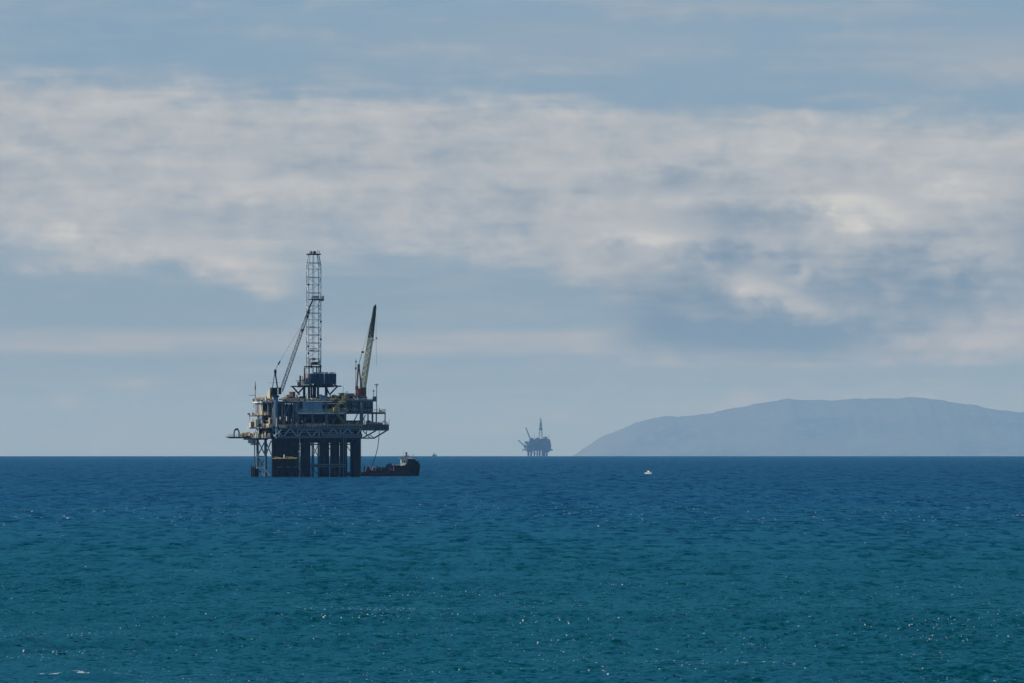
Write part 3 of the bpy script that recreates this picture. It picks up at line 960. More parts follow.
mast('lamp_post', 'lamp pole with a dark head left of the panelled wall', 'lamp', 249.6, 25, 413.6, 428, .13, 'mauve',
     Bag().box(*qb(247.2, 250.2, 412.8, 414.6, 24.6, 25.4)))
mast('flood_lamp', 'dark floodlight on the corner of the panelled wall', 'lamp', 253.8, 26, 400, 408, .1, 'steel', Bag().box(*qb(252.6, 254.9, 398.6, 400.6, 25.6, 26.4)))
mast('whip_aerial', 'thin aerial at the outer edge of the lower right balcony', 'mast', 389.2, 3, 419.4, 425, .07, 'steel')
mast('short_aerial', 'thin aerial at the outer edge of the upper right balcony', 'mast', 379.4, 3, 407.6, 412, .1, 'steel')
mast('deck_pole', 'thin pole between the drilling floor and the red crane', 'mast', 343.2, 4, 385.6, 394, .07, 'steel')

# ------------------------------------------------------------------ cranes
def lattice(p0, p1, wide0, wide1, side, deep, bays, r, rl):
    """four chords and zigzag lacing between p0 and p1"""
    b = Bag()
    p0, p1 = Vector(p0), Vector(p1)
    d = (p1 - p0).normalized()
    s = Vector(side)
    s = (s - d * s.dot(d)).normalized()
    n = d.cross(s)
    def corner(t, i, j):
        wd = wide0 + (wide1 - wide0) * t
        return p0.lerp(p1, t) + s * (i * wd / 2) + n * (j * wd * deep / 2)
    for i in (-1, 1):
        for j in (-1, 1):
            b.tube(corner(0, i, j), corner(1, i, j), r, 6)
    for k in range(bays):
        a, c = k / bays, (k + 1) / bays
        f = 1 if k % 2 else -1
        for j in (-1, 1):
            b.tube(corner(a, f, j), corner(c, -f, j), rl, 4)
            b.tube(corner(c, 1, j), corner(c, -1, j), rl, 4)
        for i in (-1, 1):
            b.tube(corner(a, i, f), corner(c, i, -f), rl, 4)
            b.tube(corner(c, i, 1), corner(c, i, -1), rl, 4)
    return b

# left crane
cw = 1.0
c1 = Thing('pedestal_crane', 'pale grey lattice crane on a thick blue pedestal leaning towards the derrick', 'crane', RIG, q(275.8, 432, cw), 'deck cranes of the near platform')
c1.tube('pedestal', q(275.8, 431.5, cw), q(275.8, 397, cw), 1.02, 'column', 18)
c1.tube('slew_ring', q(275.8, 397.4, cw), q(275.8, 395.4, cw), 1.45, 'dark', 18)
c1house = c1.box('machinery_house', *qb(270.2, 277.6, 387.6, 395.6, .2, 3.0), 'dark')
c1.box('operator_cab', *qb(278.2, 281.4, 387.4, 394.4, -.6, 1.6), 'dark', parent=c1house)
c1.box('counterweight', *qb(267.8, 270.2, 390.6, 395.8, 0.2, 3.0), 'beige', parent=c1house)
for dw in (0, 2.4):
    c1.tube('gantry_leg', q(277.4, 388, .3 + dw), q(275.0, 370.4, 1 + dw * .3), .3, 'dark')
    c1.tube('gantry_leg', q(272.4, 388, .3 + dw), q(275.0, 372, 1 + dw * .3), .16, 'dark')
c1.bag('sheave_block', Bag().box(*qb(274, 276.6, 369.6, 373.4, .6, 1.8)), 'dark')
c1.tube('aerial_bar', q(268, 383, 1), q(279, 382.6, 1), .07, 'steel', 5)
pb, pt_ = q(281.0, 391.5, .6), q(306.0, 318.5, 4.5)
c1boom = c1.bag('boom', lattice(pb, pt_, 1.25, 1.1, (1, 0, 0), .9, 26, .11, .07), 'grey')
c1.bag('boom_tip', lattice(pt_, q(309.6, 309.5, 4.8), 1.1, .5, (1, 0, 0), .8, 5, .11, .08).tube(q(301.4, 331.2, 3.9), q(303.8, 329.4, 3.9), .45), 'dark', parent=c1boom)
for dw in (0, .9):
    c1.bag('boom_pendant', Bag().tube(q(275, 370.6, 1 + dw), q(279.2, 362.6, 1.6 + dw), .13).tube(q(279.2, 362.6, 1.6 + dw), q(305.4, 318.8, 4.4 + dw * .4), .06, 4), 'steel')
c1.bag('bridle_block', Bag().tube(q(278.2, 364.6, 1.5), q(280.0, 361.2, 1.7), .36), 'dark')

# right crane
cw = 7.0
c2 = Thing('pedestal_crane', 'tan lattice crane with a red orange house and dark boom tip', 'crane', RIG, q(361, 400.6, cw), 'deck cranes of the near platform')
c2.tube('pedestal', q(362.6, 401, cw), q(362.6, 396.8, cw), 2.0, 'blue', 18)
c2.tube('slew_ring', q(361.4, 397.4, cw), q(361.4, 396.2, cw), 2.3, 'pale', 18)
c2house = c2.box('machinery_house', *qb(355.4, 366.2, 388.2, 396.3, cw - 2, cw + 2.4), 'red')
c2.box('engine_cover', *qb(355.2, 358.4, 385.6, 389.6, cw - 1.6, cw + 1.6), 'rust', parent=c2house)
c2.box('operator_cab', *qb(361.6, 366.3, 387.0, 394.4, cw - 2.9, cw - 2.0), 'rust', parent=c2house)
c2.box('walkway', *qb(352.8, 358, 394.6, 396.6, cw - 2.4, cw - 2.1), 'mauve')
for dw in (-1.4, 1.4):
    c2.tube('gantry_leg', q(356.6, 389, cw + dw), q(358.5, 365, cw + dw * .4), .34, 'red')
    c2.tube('gantry_leg', q(361.4, 389, cw + dw), q(358.9, 365, cw + dw * .4), .30, 'red')
c2.bag('sheave_block', Bag().box(*qb(357.4, 360.0, 363.6, 366.6, cw - .8, cw + .8)), 'dark')
c2.tube('mast_pole', q(355.7, 389, cw - 1), q(355.9, 359.2, cw - 1), .12, 'red', 6)
c2.bag('mast_lamp', Bag().box(*qb(355.0, 356.6, 366.8, 369.0, cw - 1.4, cw - .6)).box(*qb(355.3, 356.6, 360.2, 362.0, cw - 1.3, cw - .7)), 'dark')
e0, e1 = q(362.2, 391.5, cw - .4), q(370.6, 338.0, cw - .8)
c2boom = c2.bag('boom', lattice(e0, e1, 1.95, 1.75, (1, 0, 0), .9, 18, .20, .12), 'tan')
c2.bag('boom_cable', Bag().tube(q(364.4, 391, cw - 1.2), q(372.0, 338.6, cw - 1.5), .16).tube(q(360.4, 390, cw + .6), q(369.3, 339, cw), .12), 'tan', parent=c2boom)
e2 = q(375.0, 306.5, cw - 1)
c2.bag('boom_tip', lattice(e1, e2, 1.75, .75, (1, 0, 0), .9, 13, .2, .15).tube(q(371.2, 333, cw - .9), q(374.2, 312, cw - 1), .22), 'green', parent=c2boom)
c2.bag('boom_collar', Bag().box(*qb(368.6, 374.6, 338.4, 339.8, cw - 1.6, cw)), 'white', parent=c2boom)
c2.bag('boom_head', Bag().tube(q(374.2, 309.5, cw - 1), q(375.6, 304.6, cw - 1), .36), 'dark', parent=c2boom)
c2.bag('boom_pendant', Bag().tube(q(358.7, 364.4, cw), q(362.4, 351.6, cw), .13).tube(q(362.4, 351.6, cw), q(374.6, 308, cw - 1), .05, 4), 'steel')
c2.bag('bridle_block', Bag().box(*qb(361.4, 364.0, 350.4, 352.2, cw - .4, cw + .4)), 'dark')
c2.tube('hoist_line', q(375.8, 306.5, cw - 1), q(376.4, 366, cw - 1), .05, 'steel', 4)
c2.bag('hook_block', Bag().box(*qb(375.6, 377.2, 336.4, 338.2, cw - 1.3, cw - .7)), 'grey')

# ------------------------------------------------------------------ drilling derrick on its substructure
dw0 = 6.0
D = Thing('drilling_derrick', 'tall open lattice drilling derrick above a navy blue walled drill floor', 'derrick', RIG, q(314, 401.3, dw0))
for px_, w, r in ((304.2, 6, .55), (314.4, 5, .75), (326.2, 6, .6), (304.2, 14, .5), (326.2, 14, .5), (309, 12, .5), (318, 14, .5), (311.4, 4.6, .4)):
    D.tube('substructure_leg', q(px_, 401.2, w), q(px_, 385.5, w), r, 'dark')
dfloor = D.box('drill_floor', *qb(297.6, 334, 384.8, 387.0, 3, 15), 'dark')
D.box('floor_wing', *qb(290.6, 299, 385.6, 386.8, 4, 9), 'dark', parent=dfloor)
D.box('floor_wing', *qb(333, 341.6, 385.2, 386.4, 4, 9), 'dark', parent=dfloor)
for a, b in (((292.4, 386.4), (299.6, 394.8)), ((337.6, 386.2), (329.4, 394.8)), ((331, 382.0), (337.4, 386.4)), ((298.5, 393), (304, 387)), ((329, 393.6), (326.2, 387))):
    for w in (4.6, 8.6):
        D.tube('wing_strut', q(*a, w), q(*b, w), .34, 'dark')
for i in range(6):
    a, b = 311.6 + i * 4.12, 311.6 + (i + 1) * 4.12
    D.box('windwall_panel', (uu(a, 3.4) + .05, 3.3, (477 - 383.6) * S), (uu(b, 3.4) - .05, 3.5, (477 - 373.2) * S), 'navy')
for i in range(4):
    D.box('windwall_panel', (uu(311.4, 3.4), 3.6 + i * 2.2, (477 - 383.6) * S), (uu(311.4, 3.4) + .2, 5.7 + i * 2.2, (477 - 373.2) * S), 'navy')
for i in range(4):
    D.box('windwall_panel', (uu(336.4, 3.4) - .2, 3.6 + i * 2.2, (477 - 383.6) * S), (uu(336.4, 3.4), 5.7 + i * 2.2, (477 - 373.2) * S), 'navy')
D.box('windwall_back', *qb(313.6, 333, 374.4, 384.6, 12.2, 12.4), 'navy')
D.tube('corner_post', q(324.4, 384, 3.1), q(324.4, 373.4, 3.1), .14, 'grey', 6)
dog = D.box('doghouse', *qb(306.2, 311.2, 373.6, 383.2, 5, 8), 'grey')
D.box('doghouse_step', *qb(303.4, 309.4, 384.0, 385.2, 2.4, 3), 'beige', parent=dog)
D.tube('stand_pipe', q(300.2, 386, 5), q(300.2, 375.6, 5), .36, 'dark')
D.tube('stand_pipe', q(304.4, 384.6, 5), q(304.6, 367.4, 5), .34, 'rust')
D.tube('stand_pipe', q(302.8, 384.6, 6), q(304.8, 371, 6), .18, 'grey')
D.tube('stand_pipe', q(298.2, 386, 6), q(301, 380, 6), .16, 'dark')
# mast: four legs of a 5.8 by 3.7 metre plan
ux0 = uu(307.6, 6.0)
U0, U1, W0, W1 = ux0 + 0.35, ux0 + 5.85, 6.0, 8.9
Z0, ZK, ZT = (477 - 385) * S, (477 - 264.4) * S, (477 - 253.8) * S
cu, cwv = (U0 + U1) / 2, (W0 + W1) / 2
def mc(i, j, z):
    k = 1.0 if z <= ZK else 1 - .30 * (z - ZK) / (ZT - ZK)
    return Vector((cu + (U1 - U0) / 2 * i * k, cwv + (W1 - W0) / 2 * j * k, z))
for i in (-1, 1):
    for j in (-1, 1):
        D.tube('mast_leg', mc(i, j, Z0), mc(i, j, ZK), .23, 'mast', 8)
        D.tube('mast_leg', mc(i, j, ZK), mc(i, j, ZT), .23, 'mast', 8)
levels = [261.5, 268, 276, 283.8, 291.6, 305, 312, 319, 326.4, 334, 342, 350, 358, 366]
for n_, y_ in enumerate(levels):
    z = (477 - y_) * S
    D.tube('girt', mc(-1, 1, z), mc(1, 1, z), .12, 'mast', 6)
    if n_ % 2 == 0 or n_ > 8:
        D.tube('girt', mc(-1, -1, z - .4), mc(1, -1, z - .4), .12, 'mast', 6)
    for i in (-1, 1):
        D.tube('side_girt', mc(i, -1, z), mc(i, 1, z), .12, 'steel', 6)
SB = Bag()
zz = [Z0] + [(477 - y_) * S for y_ in levels[::-1]]
for k, (a, b) in enumerate(zip(zz, zz[1:])):
    for i in (-1, 1):
        f = 1 if k % 2 else -1
        SB.tube(mc(i, f, a), mc(i, -f, b), .13, 4)
for k in range(len(zz) - 1):
    f = 1 if k % 2 else -1
    if k > 3:
        SB.tube(mc(-.05, 1, zz[k]), mc(.05, 1, zz[k + 1]), .05, 4)
for k, (a, b) in enumerate(zip(zz[2:], zz[3:])):
    f = 1 if k % 2 else -1
    SB.tube(mc(f, 1, a), mc(-f, 1, b), .075, 4)
D.bag('side_lacing', SB, 'mast')
D.bag('mast_ladder', Bag().tube(mc(-.1, .9, Z0), mc(-.1, .9, ZT), .05, 4).tube(mc(.06, .9, Z0), mc(.06, .9, ZT), .05, 4), 'steel')
D.bag('drill_line', Bag().tube(mc(0, 0, (477 - 352) * S), mc(0, 0, ZT), .05, 4).tube(mc(.2, 0, (477 - 352) * S), mc(.1, 0, ZT), .05, 4), 'grey')
# racking platform
zr = (477 - 299) * S
rboard = D.box('racking_board', (U0 + .3, W0 - 1.4, zr), (U1 + .9, W0 + 2.6, zr + .35), 'dark')
RB = Bag()
for a, b in (((U0 + .4, W0 - 1.4), (U1 + .9, W0 - 1.4)), ((U1 + .9, W0 - 1.4), (U1 + .9, W0 + 2.6))):
    for k in (.7, 1.4):
        RB.tube((*a, zr + .3 + k), (*b, zr + .3 + k), .09, 4)
    for t in np.linspace(0, 1, 6):
        x_, y_ = a[0] + (b[0] - a[0]) * t, a[1] + (b[1] - a[1]) * t
        RB.tube((x_, y_, zr + .3), (x_, y_, zr + 1.8), .08, 4)
D.bag('racking_rail', RB, 'white', parent=rboard)
D.box('wind_screen', (U0 + 1.2, W0 - 1.0, zr + .5), (U0 + 4.3, W0 - .8, zr + 1.7), 'grey', parent=rboard)
D.box('wind_screen', (U1 + .2, W0 - 1.0, zr - .6), (U1 + 1.1, W0 + 1.6, zr + 1.6), 'beige', parent=rboard)
D.tube('racking_brace', q(312.6, 300.0, 5.4), q(307.2, 312.6, 6), .3, 'dark', parent=rboard)
D.tube('racking_brace', q(314.6, 300.2, 5.4), q(321, 299.4, 5.4), .24, 'dark', parent=rboard)
# crown block
kz = 1 - .30
crown = D.box('crown_platform', (cu - 2.6, cwv - 2.0, ZT), (cu + 2.6, cwv + 2.0, ZT + .5), 'dark')
CB = Bag()
for x_ in (-2.3, -.9, .8, 2.2):
    CB.tube((cu + x_, cwv - 1.2, ZT + .5), (cu + x_, cwv - 1.2, ZT + (1.7 if x_ > 2 else 1.3)), .09, 4)
CB.tube((cu - 2.3, cwv - 1.6, ZT + 1.2), (cu + 2.3, cwv - 1.6, ZT + 1.2), .06, 4)
D.bag('crown_rail', CB, 'steel', parent=crown)
for x_ in (-1.4, -.2, .3):
    D.tube('crown_sheave', (cu + x_, cwv - .5, ZT + 1.05), (cu + x_ + .35, cwv - .5, ZT + 1.05), .62, 'black', 12, parent=crown)
D.tube('crown_aerial', (cu + 1.9, cwv, ZT + .5), (cu + 1.9, cwv, ZT + 2.3), .1, 'rust', 6, parent=crown)
# equipment low in the mast
D.box('travelling_block', (cu - .6, cwv - .6, (477 - 360) * S), (cu + .6, cwv + .6, (477 - 357.4) * S), 'red')
D.box('top_drive', (cu - .8, cwv - 1.3, (477 - 364.6) * S), (cu + 1.6, cwv + .4, (477 - 361.4) * S), 'rust')
D.box('mast_floor', (U0 - 1.0, W0 - .6, (477 - 366.6) * S), (U1 + .3, W1, (477 - 365.6) * S), 'dark')
D.box('mast_floor', (U0 + .2, W0 - .6, (477 - 348.6) * S), (U0 + 3.8, W0 + .4, (477 - 348) * S), 'dark')
for x_, y0, y1, mat in ((.5, 358, 365.6, 'mauve'), (1.3, 362, 368, 'red'), (4.6, 359.6, 364.8, 'rust'), (2.0, 366.8, 372, 'white'), (3.6, 367, 372.6, 'navy'), (5.2, 364, 372.6, 'dark'), (.2, 367, 373, 'steel')):
    D.tube('mast_pipe', (U0 + x_, W0 - .3, (477 - y1) * S), (U0 + x_, W0 - .3, (477 - y0) * S), .3, mat, 8)
for y_ in (326.4, 350):
    D.box('girt_plate', (cu - 1.2, W1 - .1, (477 - y_) * S - .15), (cu + .8, W1 + .1, (477 - y_) * S + .3), 'dark')
for y_, s_ in ((338, 1), (345, -1), (352, -1), (320, 1), (283, -1)):
    D.tube('junction_box', mc(s_, -1, (477 - y_) * S), mc(s_, -1, (477 - y_ - 1.6) * S), .42, 'dark', 6)

# ------------------------------------------------------------------ hose down to the vessel
hp = []
for t in np.linspace(0, 1, 22):
    a, b = q(379.2, 431, 4), q(371.5, 467.2, 4)
    p = a.lerp(b, t)
    p = p + Vector((1.5 * math.sin(t * PI) * (.6 if t > .5 else .6), 0, 0))
    hp.append(p)
hz = Thing('supply_hose', 'thin dark hose hanging from the right balcony down to the supply vessel', 'hose', RIG, q(371.5, 467.2, 4))
hz.bag('hose', Bag().path(hp, .16, 6), 'rubber')

# ------------------------------------------------------------------ supply vessel moored behind the right legs
VY = 2590.0
VS = VY / F
VES = Matrix.Translation(((361 - 512) * VS * PK, VY * PK, water_z(VY * PK))) @ Matrix.Rotation(math.radians(4), 4, 'Z') @ Matrix.Scale(PK, 4)
def v(px_, py_, w=0.0):
    return Vector(((px_ - 361) * VS, w, (476.0 - py_) * VS))
def vb(x0, x1, y0, y1, w0, w1):
    a, b = v(x0, y1, w0), v(x1, y0, w1)
    return tuple(a), tuple(b)
V_ = Thing('supply_vessel', 'dark low supply boat with a raised bow moored beside the platform legs', 'boat', VES, v(390, 476, 0))
def hull():
    bm = bmesh.new()
    st = [(345, 472.2, .92, 3.0), (352, 472.2, 1.0, 3.2), (365, 472.0, 1.0, 3.3), (380, 471.6, 1.0, 3.4), (393, 471.0, 1.0, 3.4), (398, 470.4, 1.0, 3.4), (400.5, 466.0, 1.0, 3.4), (405, 465, 1.0, 3.4), (407.5, 461.6, .95, 3.4), (412, 460.4, .85, 3.1),
          (415, 460.4, .7, 2.6), (417.4, 461.4, .5, 1.9), (419.2, 463.0, .3, 1.2), (420.3, 465.6, .1, .5)]
    rings = []
    for px_, ys, low, half in st:
        zt_ = (476 - ys) * VS
        x_ = (px_ - 361) * VS
        rake = max(0, (px_ - 408) * VS * .10)
        pts = [(half, zt_), (half * .98, zt_ * .45), (half * (.55 + .4 * low) * (low if px_ > 408 else 1), 0.0), (half * .5 * low, -1.4), (0, -1.9)]
        ring = []
        for k, (w_, z_) in enumerate(pts):
            ring.append((x_ - rake * (1 - max(z_, 0) / max(zt_, .1)), w_, z_))
        ring += [(a, -b, c) for a, b, c in reversed(ring[:-1])]
        rings.append([bm.verts.new(p) for p in ring])
    for a, b in zip(rings, rings[1:]):
        for i in range(len(a) - 1):
            bm.faces.new((a[i], a[i + 1], b[i + 1], b[i]))
        bm.faces.new((a[-1], a[0], b[0], b[-1]))
    bm.faces.new(rings[0])
    bm.faces.new(rings[-1][::-1])
    b = Bag()
    b.bm.free()
    b.bm = bm
    return b
V_.bag('hull', hull(), 'hull')
V_.bag('rubbing_strake', Bag().tube(v(346, 473.6, -3.35), v(411, 473.4, -3.3), .14), 'rubber')
V_.bag('bulwark', Bag().box(*vb(366, 392, 470.4, 472, -3.3, -3.15)).box(*vb(366, 392, 470.4, 472, 3.15, 3.3)), 'hull')
V_.box('deckhouse', *vb(400.6, 407.6, 464.6, 470.4, -2.2, 2.2), 'white')
wh = V_.box('wheelhouse', *vb(400.8, 407.2, 459.2, 464.6, -1.9, 1.9), 'white')
for i in range(3):
    V_.box('window', *vb(401.6 + i * 1.9, 402.9 + i * 1.9, 460.4, 462.4, -1.96, -1.86), 'glass', parent=wh)
V_.box('wheelhouse_roof', *vb(400.2, 408.0, 458.4, 459.2, -2.1, 2.1), 'mauve', parent=wh)
V_.box('forecastle', *vb(407.6, 412, 458.9, 461.2, -2.4, 2.4), 'hull')
V_.box('windlass', *vb(412.6, 415.4, 459.2, 460.9, -1.2, 1.2), 'dark')
V_.box('bridge_wing', *vb(407.8, 414.2, 457.9, 458.6, -2.3, 2.3), 'white')
V_.bag('mast', Bag().tube(v(406.4, 459, 0), v(406.4, 452.4, 0), .26).tube(v(405.4, 453, 0), v(407.4, 453, 0), .3).tube(v(404.8, 456, 0), v(408, 456, 0), .14).box(*vb(405.6, 407.2, 455, 457.2, -.3, .3)), 'black')
V_.bag('funnel', Bag().tube(v(402.6, 458.6, 1), v(402.6, 456.4, 1), .4), 'dark')
V_.bag('whip_aerials', Bag().tube(v(403.8, 459, -1), v(403.4, 451, -1), .05, 4).tube(v(413.6, 458, -1), v(413.8, 454, -1), .05, 4), 'grey')
V_.box('deck_ladder', *vb(403.6, 406.4, 465.4, 466.6, -2.35, -2.2), 'white')
V_.bag('bow_rail', Bag().tube(v(414, 461.8, -2.2), v(420, 461.0, -.2), .08, 4).tube(v(416, 462.4, -1.8), v(416, 461.4, -1.8), .07, 4).tube(v(419, 462, -.8), v(419, 461, -.8), .07, 4), 'dark')
VC = Bag()
rs = random.Random(21)
for i in range(26):
    p = v(rs.uniform(364, 400), 471.4, rs.uniform(-2.8, 2))
    h = rs.uniform(.6, 2.3)
    if i % 3:
        VC.tube(p, p + Vector((rs.uniform(-.6, .6), 0, h)), rs.uniform(.08, .25), 5)
    else:
        VC.box(p - Vector((.4, .4, 0)), p + Vector((.5, .4, h * .7)))
V_.bag('deck_fittings', VC, 'mauve', kind='stuff')
VC = Bag()
for i in range(34):
    p = v(rs.uniform(366, 401), 471.4, rs.uniform(-2.8, 2))
    h = rs.uniform(.8, 2.6) + (1.2 if p.x > v(386, 0).x else 0)
    if i % 2:
        VC.tube(p, p + Vector((rs.uniform(-.9, .9), 0, h)), rs.uniform(.1, .3), 6)
    else:
        VC.box(p - Vector((.6, .5, 0)), p + Vector((.7, .5, h * .8)))
V_.bag('deck_fittings', VC, 'hull', kind='stuff')
VC = Bag()
for i in range(16):
    p = v(rs.uniform(399, 413), rs.choice((458.4, 464.6, 460.4)), rs.uniform(-2.2, 1.5))
    VC.box(p - Vector((.35, .3, 0)), p + Vector((.35, .3, rs.uniform(.4, 1.1))))
    VC.tube(p, p + Vector((0, 0, rs.uniform(.8, 2.0))), .08, 5)
V_.bag('deck_fittings', VC, 'grey', kind='stuff')
V_.box('tow_winch', *vb(397, 400.6, 465.2, 466, -2, 1), 'white')
def cargo(name, label, cat, x0, x1, y0, y1, w0, w1, mat, lid=None):
    lo, hi = vb(x0, x1, y0, y1, w0, w1)
    t = Thing(name, label, cat, VES, ((lo[0] + hi[0]) / 2, (w0 + w1) / 2, lo[2]), 'cargo on the supply vessel')
    t.box('body', lo, (hi[0], hi[1], hi[2] - .15), mat)
    t.box('lid', (lo[0] - .06, lo[1] - .06, hi[2] - .15), (hi[0] + .06, hi[1] + .06, hi[2]), lid or mat)
    for a in (lo[0] + .1, hi[0] - .1):
        t.box('corner_post', (a - .12, lo[1] - .08, lo[2]), (a + .12, lo[1] - .005, hi[2] - .16), 'dark')
cargo('cargo_box', 'tall dark cargo box in the middle of the supply vessel deck', 'container', 386.8, 391.6, 464.2, 471.4, -2, 2, 'navy', 'dark')
cargo('cargo_box', 'dark cargo box with a white top just behind the wheelhouse', 'container', 392.0, 400.0, 464.8, 470.6, -2.2, 2.2, 'hull', 'white')
cargo('cargo_box', 'rusty red cargo crate near the stern of the supply vessel', 'container', 369.4, 373.8, 467.8, 471.8, -2.2, 1, 'red')
cargo('cargo_box', 'pale pinkish crate between the rusty stern crates', 'container', 374.0, 376.4, 467.2, 471.8, -2.4, 0, 'mauve')
cargo('cargo_box', 'rust brown low crate amidships on the supply vessel', 'container', 376.8, 381.2, 468.0, 471.8, -2, 2, 'rust')
cargo('cargo_box', 'small dark crate against the tall dark cargo box', 'container', 382.0, 386.4, 467.4, 471.4, -1.6, 2, 'dark')
cargo('cargo_box', 'low dark crate at the stern beside the platform leg', 'container', 363.8, 368.6, 467.6, 472, -1, 2.4, 'navy')

# ------------------------------------------------------------------ small open boat
by = 1625.0
bs = by / F
BOAT = Matrix.Translation(((648.4 - 512) * bs, by, water_z(by))) @ Matrix.Rotation(math.radians(-38), 4, 'Z') @ Matrix.Scale(0.54, 4)
b0 = Thing('motorboat', 'tiny white motorboat alone on the open sea right of the far platform', 'boat', BOAT, (0, 0, 0))
hb = Bag()
bmh = bmesh.new()
rings = []
for x_, hw, zt_ in ((-1.9, .75, .85), (-1.0, .85, .85), (.4, .85, .95), (1.3, .55, 1.1), (1.95, .05, 1.25)):
    rings.append([bmh.verts.new(p) for p in ((x_, hw, zt_), (x_ - .05, hw * .7, .1), (x_ - .15, 0, -.3), (x_ - .05, -hw * .7, .1), (x_, -hw, zt_))])
for a, b in zip(rings, rings[1:]):
    for i in range(4):
        bmh.faces.new((a[i], a[i + 1], b[i + 1], b[i]))
    bmh.faces.new((a[4], a[0], b[0], b[4]))
bmh.faces.new(rings[0])
bmh.faces.new(rings[-1][::-1])
hb.bm.free()
hb.bm = bmh
b0.bag('hull', hb, 'white')
b0.box('cabin', (-.2, -.5, .9), (.9, .5, 1.6), 'white')
b0.box('windscreen', (.9, -.45, 1.0), (1.0, .45, 1.5), 'glass')
b0.bag('canopy', Bag().box((-1.0, -.6, 2.0), (.9, .6, 2.1)).tube((-.9, -.5, .9), (-.9, -.5, 2.0), .05).tube((-.9, .5, .9), (-.9, .5, 2.0), .05).tube((.8, -.5, 1.6), (.8, -.5, 2.0), .05), 'grey')
b0.bag('outboard_motor', Bag().box((-2.4, -.25, .2), (-1.95, .25, 1.5)), 'black')
b0.bag('bow_cover', Bag().box((1.0, -.35, 1.05), (1.6, .35, 1.2)), 'dark')

# ------------------------------------------------------------------ far platform on the horizon
FY = 14500.0
fs = FY / F
FAR = Matrix.Translation(((537 - 512) * fs, FY, water_z(FY))) @ Matrix.Rotation(math.radians(14), 4, 'Z')
def f(px_, py_, w=0.0):
    return Vector(((px_ - 537) * fs, w, (456.7 - py_) * fs))
def fbx(x0, x1, y0, y1, w0, w1):
    return tuple(f(x0, y1, w0)), tuple(f(x1, y0, w1))
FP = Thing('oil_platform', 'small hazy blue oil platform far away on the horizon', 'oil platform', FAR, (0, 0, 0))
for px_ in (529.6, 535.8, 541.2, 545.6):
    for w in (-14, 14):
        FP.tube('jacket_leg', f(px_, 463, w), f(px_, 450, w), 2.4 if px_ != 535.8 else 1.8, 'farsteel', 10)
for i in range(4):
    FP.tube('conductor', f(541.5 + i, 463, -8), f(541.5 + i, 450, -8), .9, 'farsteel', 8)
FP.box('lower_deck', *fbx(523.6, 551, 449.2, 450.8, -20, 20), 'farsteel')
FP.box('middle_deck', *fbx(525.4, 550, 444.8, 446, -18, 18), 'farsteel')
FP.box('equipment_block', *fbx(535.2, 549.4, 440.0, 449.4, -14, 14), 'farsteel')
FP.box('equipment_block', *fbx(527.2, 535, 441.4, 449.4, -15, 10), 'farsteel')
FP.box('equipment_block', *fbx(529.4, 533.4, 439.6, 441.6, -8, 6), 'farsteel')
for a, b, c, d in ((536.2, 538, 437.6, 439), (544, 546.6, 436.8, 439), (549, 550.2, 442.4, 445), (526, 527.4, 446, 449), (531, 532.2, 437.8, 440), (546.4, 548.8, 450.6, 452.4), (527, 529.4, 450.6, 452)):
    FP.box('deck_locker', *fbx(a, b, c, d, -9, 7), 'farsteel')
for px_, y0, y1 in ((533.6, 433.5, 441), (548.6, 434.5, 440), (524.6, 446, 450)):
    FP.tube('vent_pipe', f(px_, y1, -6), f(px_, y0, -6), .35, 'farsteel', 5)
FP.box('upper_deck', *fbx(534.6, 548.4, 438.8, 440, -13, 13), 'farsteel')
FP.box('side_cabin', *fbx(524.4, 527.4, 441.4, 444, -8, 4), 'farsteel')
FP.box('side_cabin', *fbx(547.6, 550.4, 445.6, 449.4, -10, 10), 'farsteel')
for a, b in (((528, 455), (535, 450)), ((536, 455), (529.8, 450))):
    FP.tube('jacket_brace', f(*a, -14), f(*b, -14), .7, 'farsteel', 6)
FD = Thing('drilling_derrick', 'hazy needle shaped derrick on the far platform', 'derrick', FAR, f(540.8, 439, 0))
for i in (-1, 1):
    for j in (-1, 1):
        FD.tube('mast_leg', f(540.8 + 1.7 * i, 439, 4 * j), f(540.8 + .45 * i, 419, 1.2 * j), .5, 'farsteel', 6)
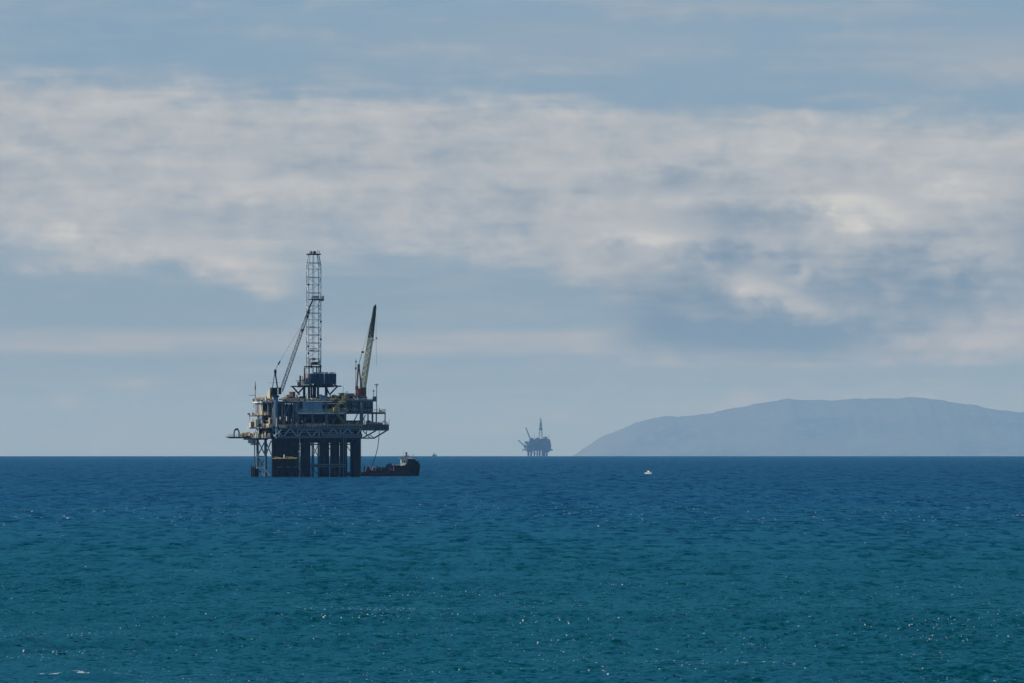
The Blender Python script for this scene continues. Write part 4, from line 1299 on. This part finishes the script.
for t in np.linspace(.1, .95, 9):
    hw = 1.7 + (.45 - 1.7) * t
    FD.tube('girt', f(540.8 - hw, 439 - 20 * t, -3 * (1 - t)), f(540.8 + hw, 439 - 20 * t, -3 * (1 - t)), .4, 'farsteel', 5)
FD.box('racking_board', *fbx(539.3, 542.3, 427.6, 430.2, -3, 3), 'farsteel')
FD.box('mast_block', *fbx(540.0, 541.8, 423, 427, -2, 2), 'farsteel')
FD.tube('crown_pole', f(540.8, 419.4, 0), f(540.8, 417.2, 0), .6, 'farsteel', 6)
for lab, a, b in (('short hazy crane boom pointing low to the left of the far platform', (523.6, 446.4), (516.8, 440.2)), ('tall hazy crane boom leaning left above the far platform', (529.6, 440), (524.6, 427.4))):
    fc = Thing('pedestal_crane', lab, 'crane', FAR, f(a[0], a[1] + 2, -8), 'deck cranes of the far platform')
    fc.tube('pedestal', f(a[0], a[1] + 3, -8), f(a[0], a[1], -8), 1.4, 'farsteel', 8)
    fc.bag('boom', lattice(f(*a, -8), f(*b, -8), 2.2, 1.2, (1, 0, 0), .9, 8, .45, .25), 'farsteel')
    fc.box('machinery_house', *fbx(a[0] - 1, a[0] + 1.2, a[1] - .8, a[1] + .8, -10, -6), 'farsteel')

# ------------------------------------------------------------------ ship hull down on the horizon
hy = 13200.0
hs = hy / F
SHIP = Matrix.Translation(((434.6 - 512) * hs, hy, water_z(hy)))
sh = Thing('fishing_vessel', 'tiny dark vessel on the horizon between the near and far platforms', 'boat', SHIP, (0, 0, 0))
sb = Bag().prism([(-5, 3.4), (-4.6, -1), (4.2, -1), (5.4, 4.2), (2.4, 3.2)], 1, -1.8, 1.8)
sh.bag('hull', sb, 'hull')
sh.box('wheelhouse', (-2.8, -1.4, 3.2), (.6, 1.4, 6.6), 'grey')
sh.box('wheelhouse_roof', (-3.0, -1.6, 6.6), (.9, 1.6, 6.9), 'dark')
sh.tube('mast', (-.8, 0, 6.9), (-.8, 0, 9.6), .2, 'dark', 6)
sh.tube('derrick_boom', (.6, 0, 3.3), (3.6, 0, 7), .14, 'dark', 6)

build_haze()
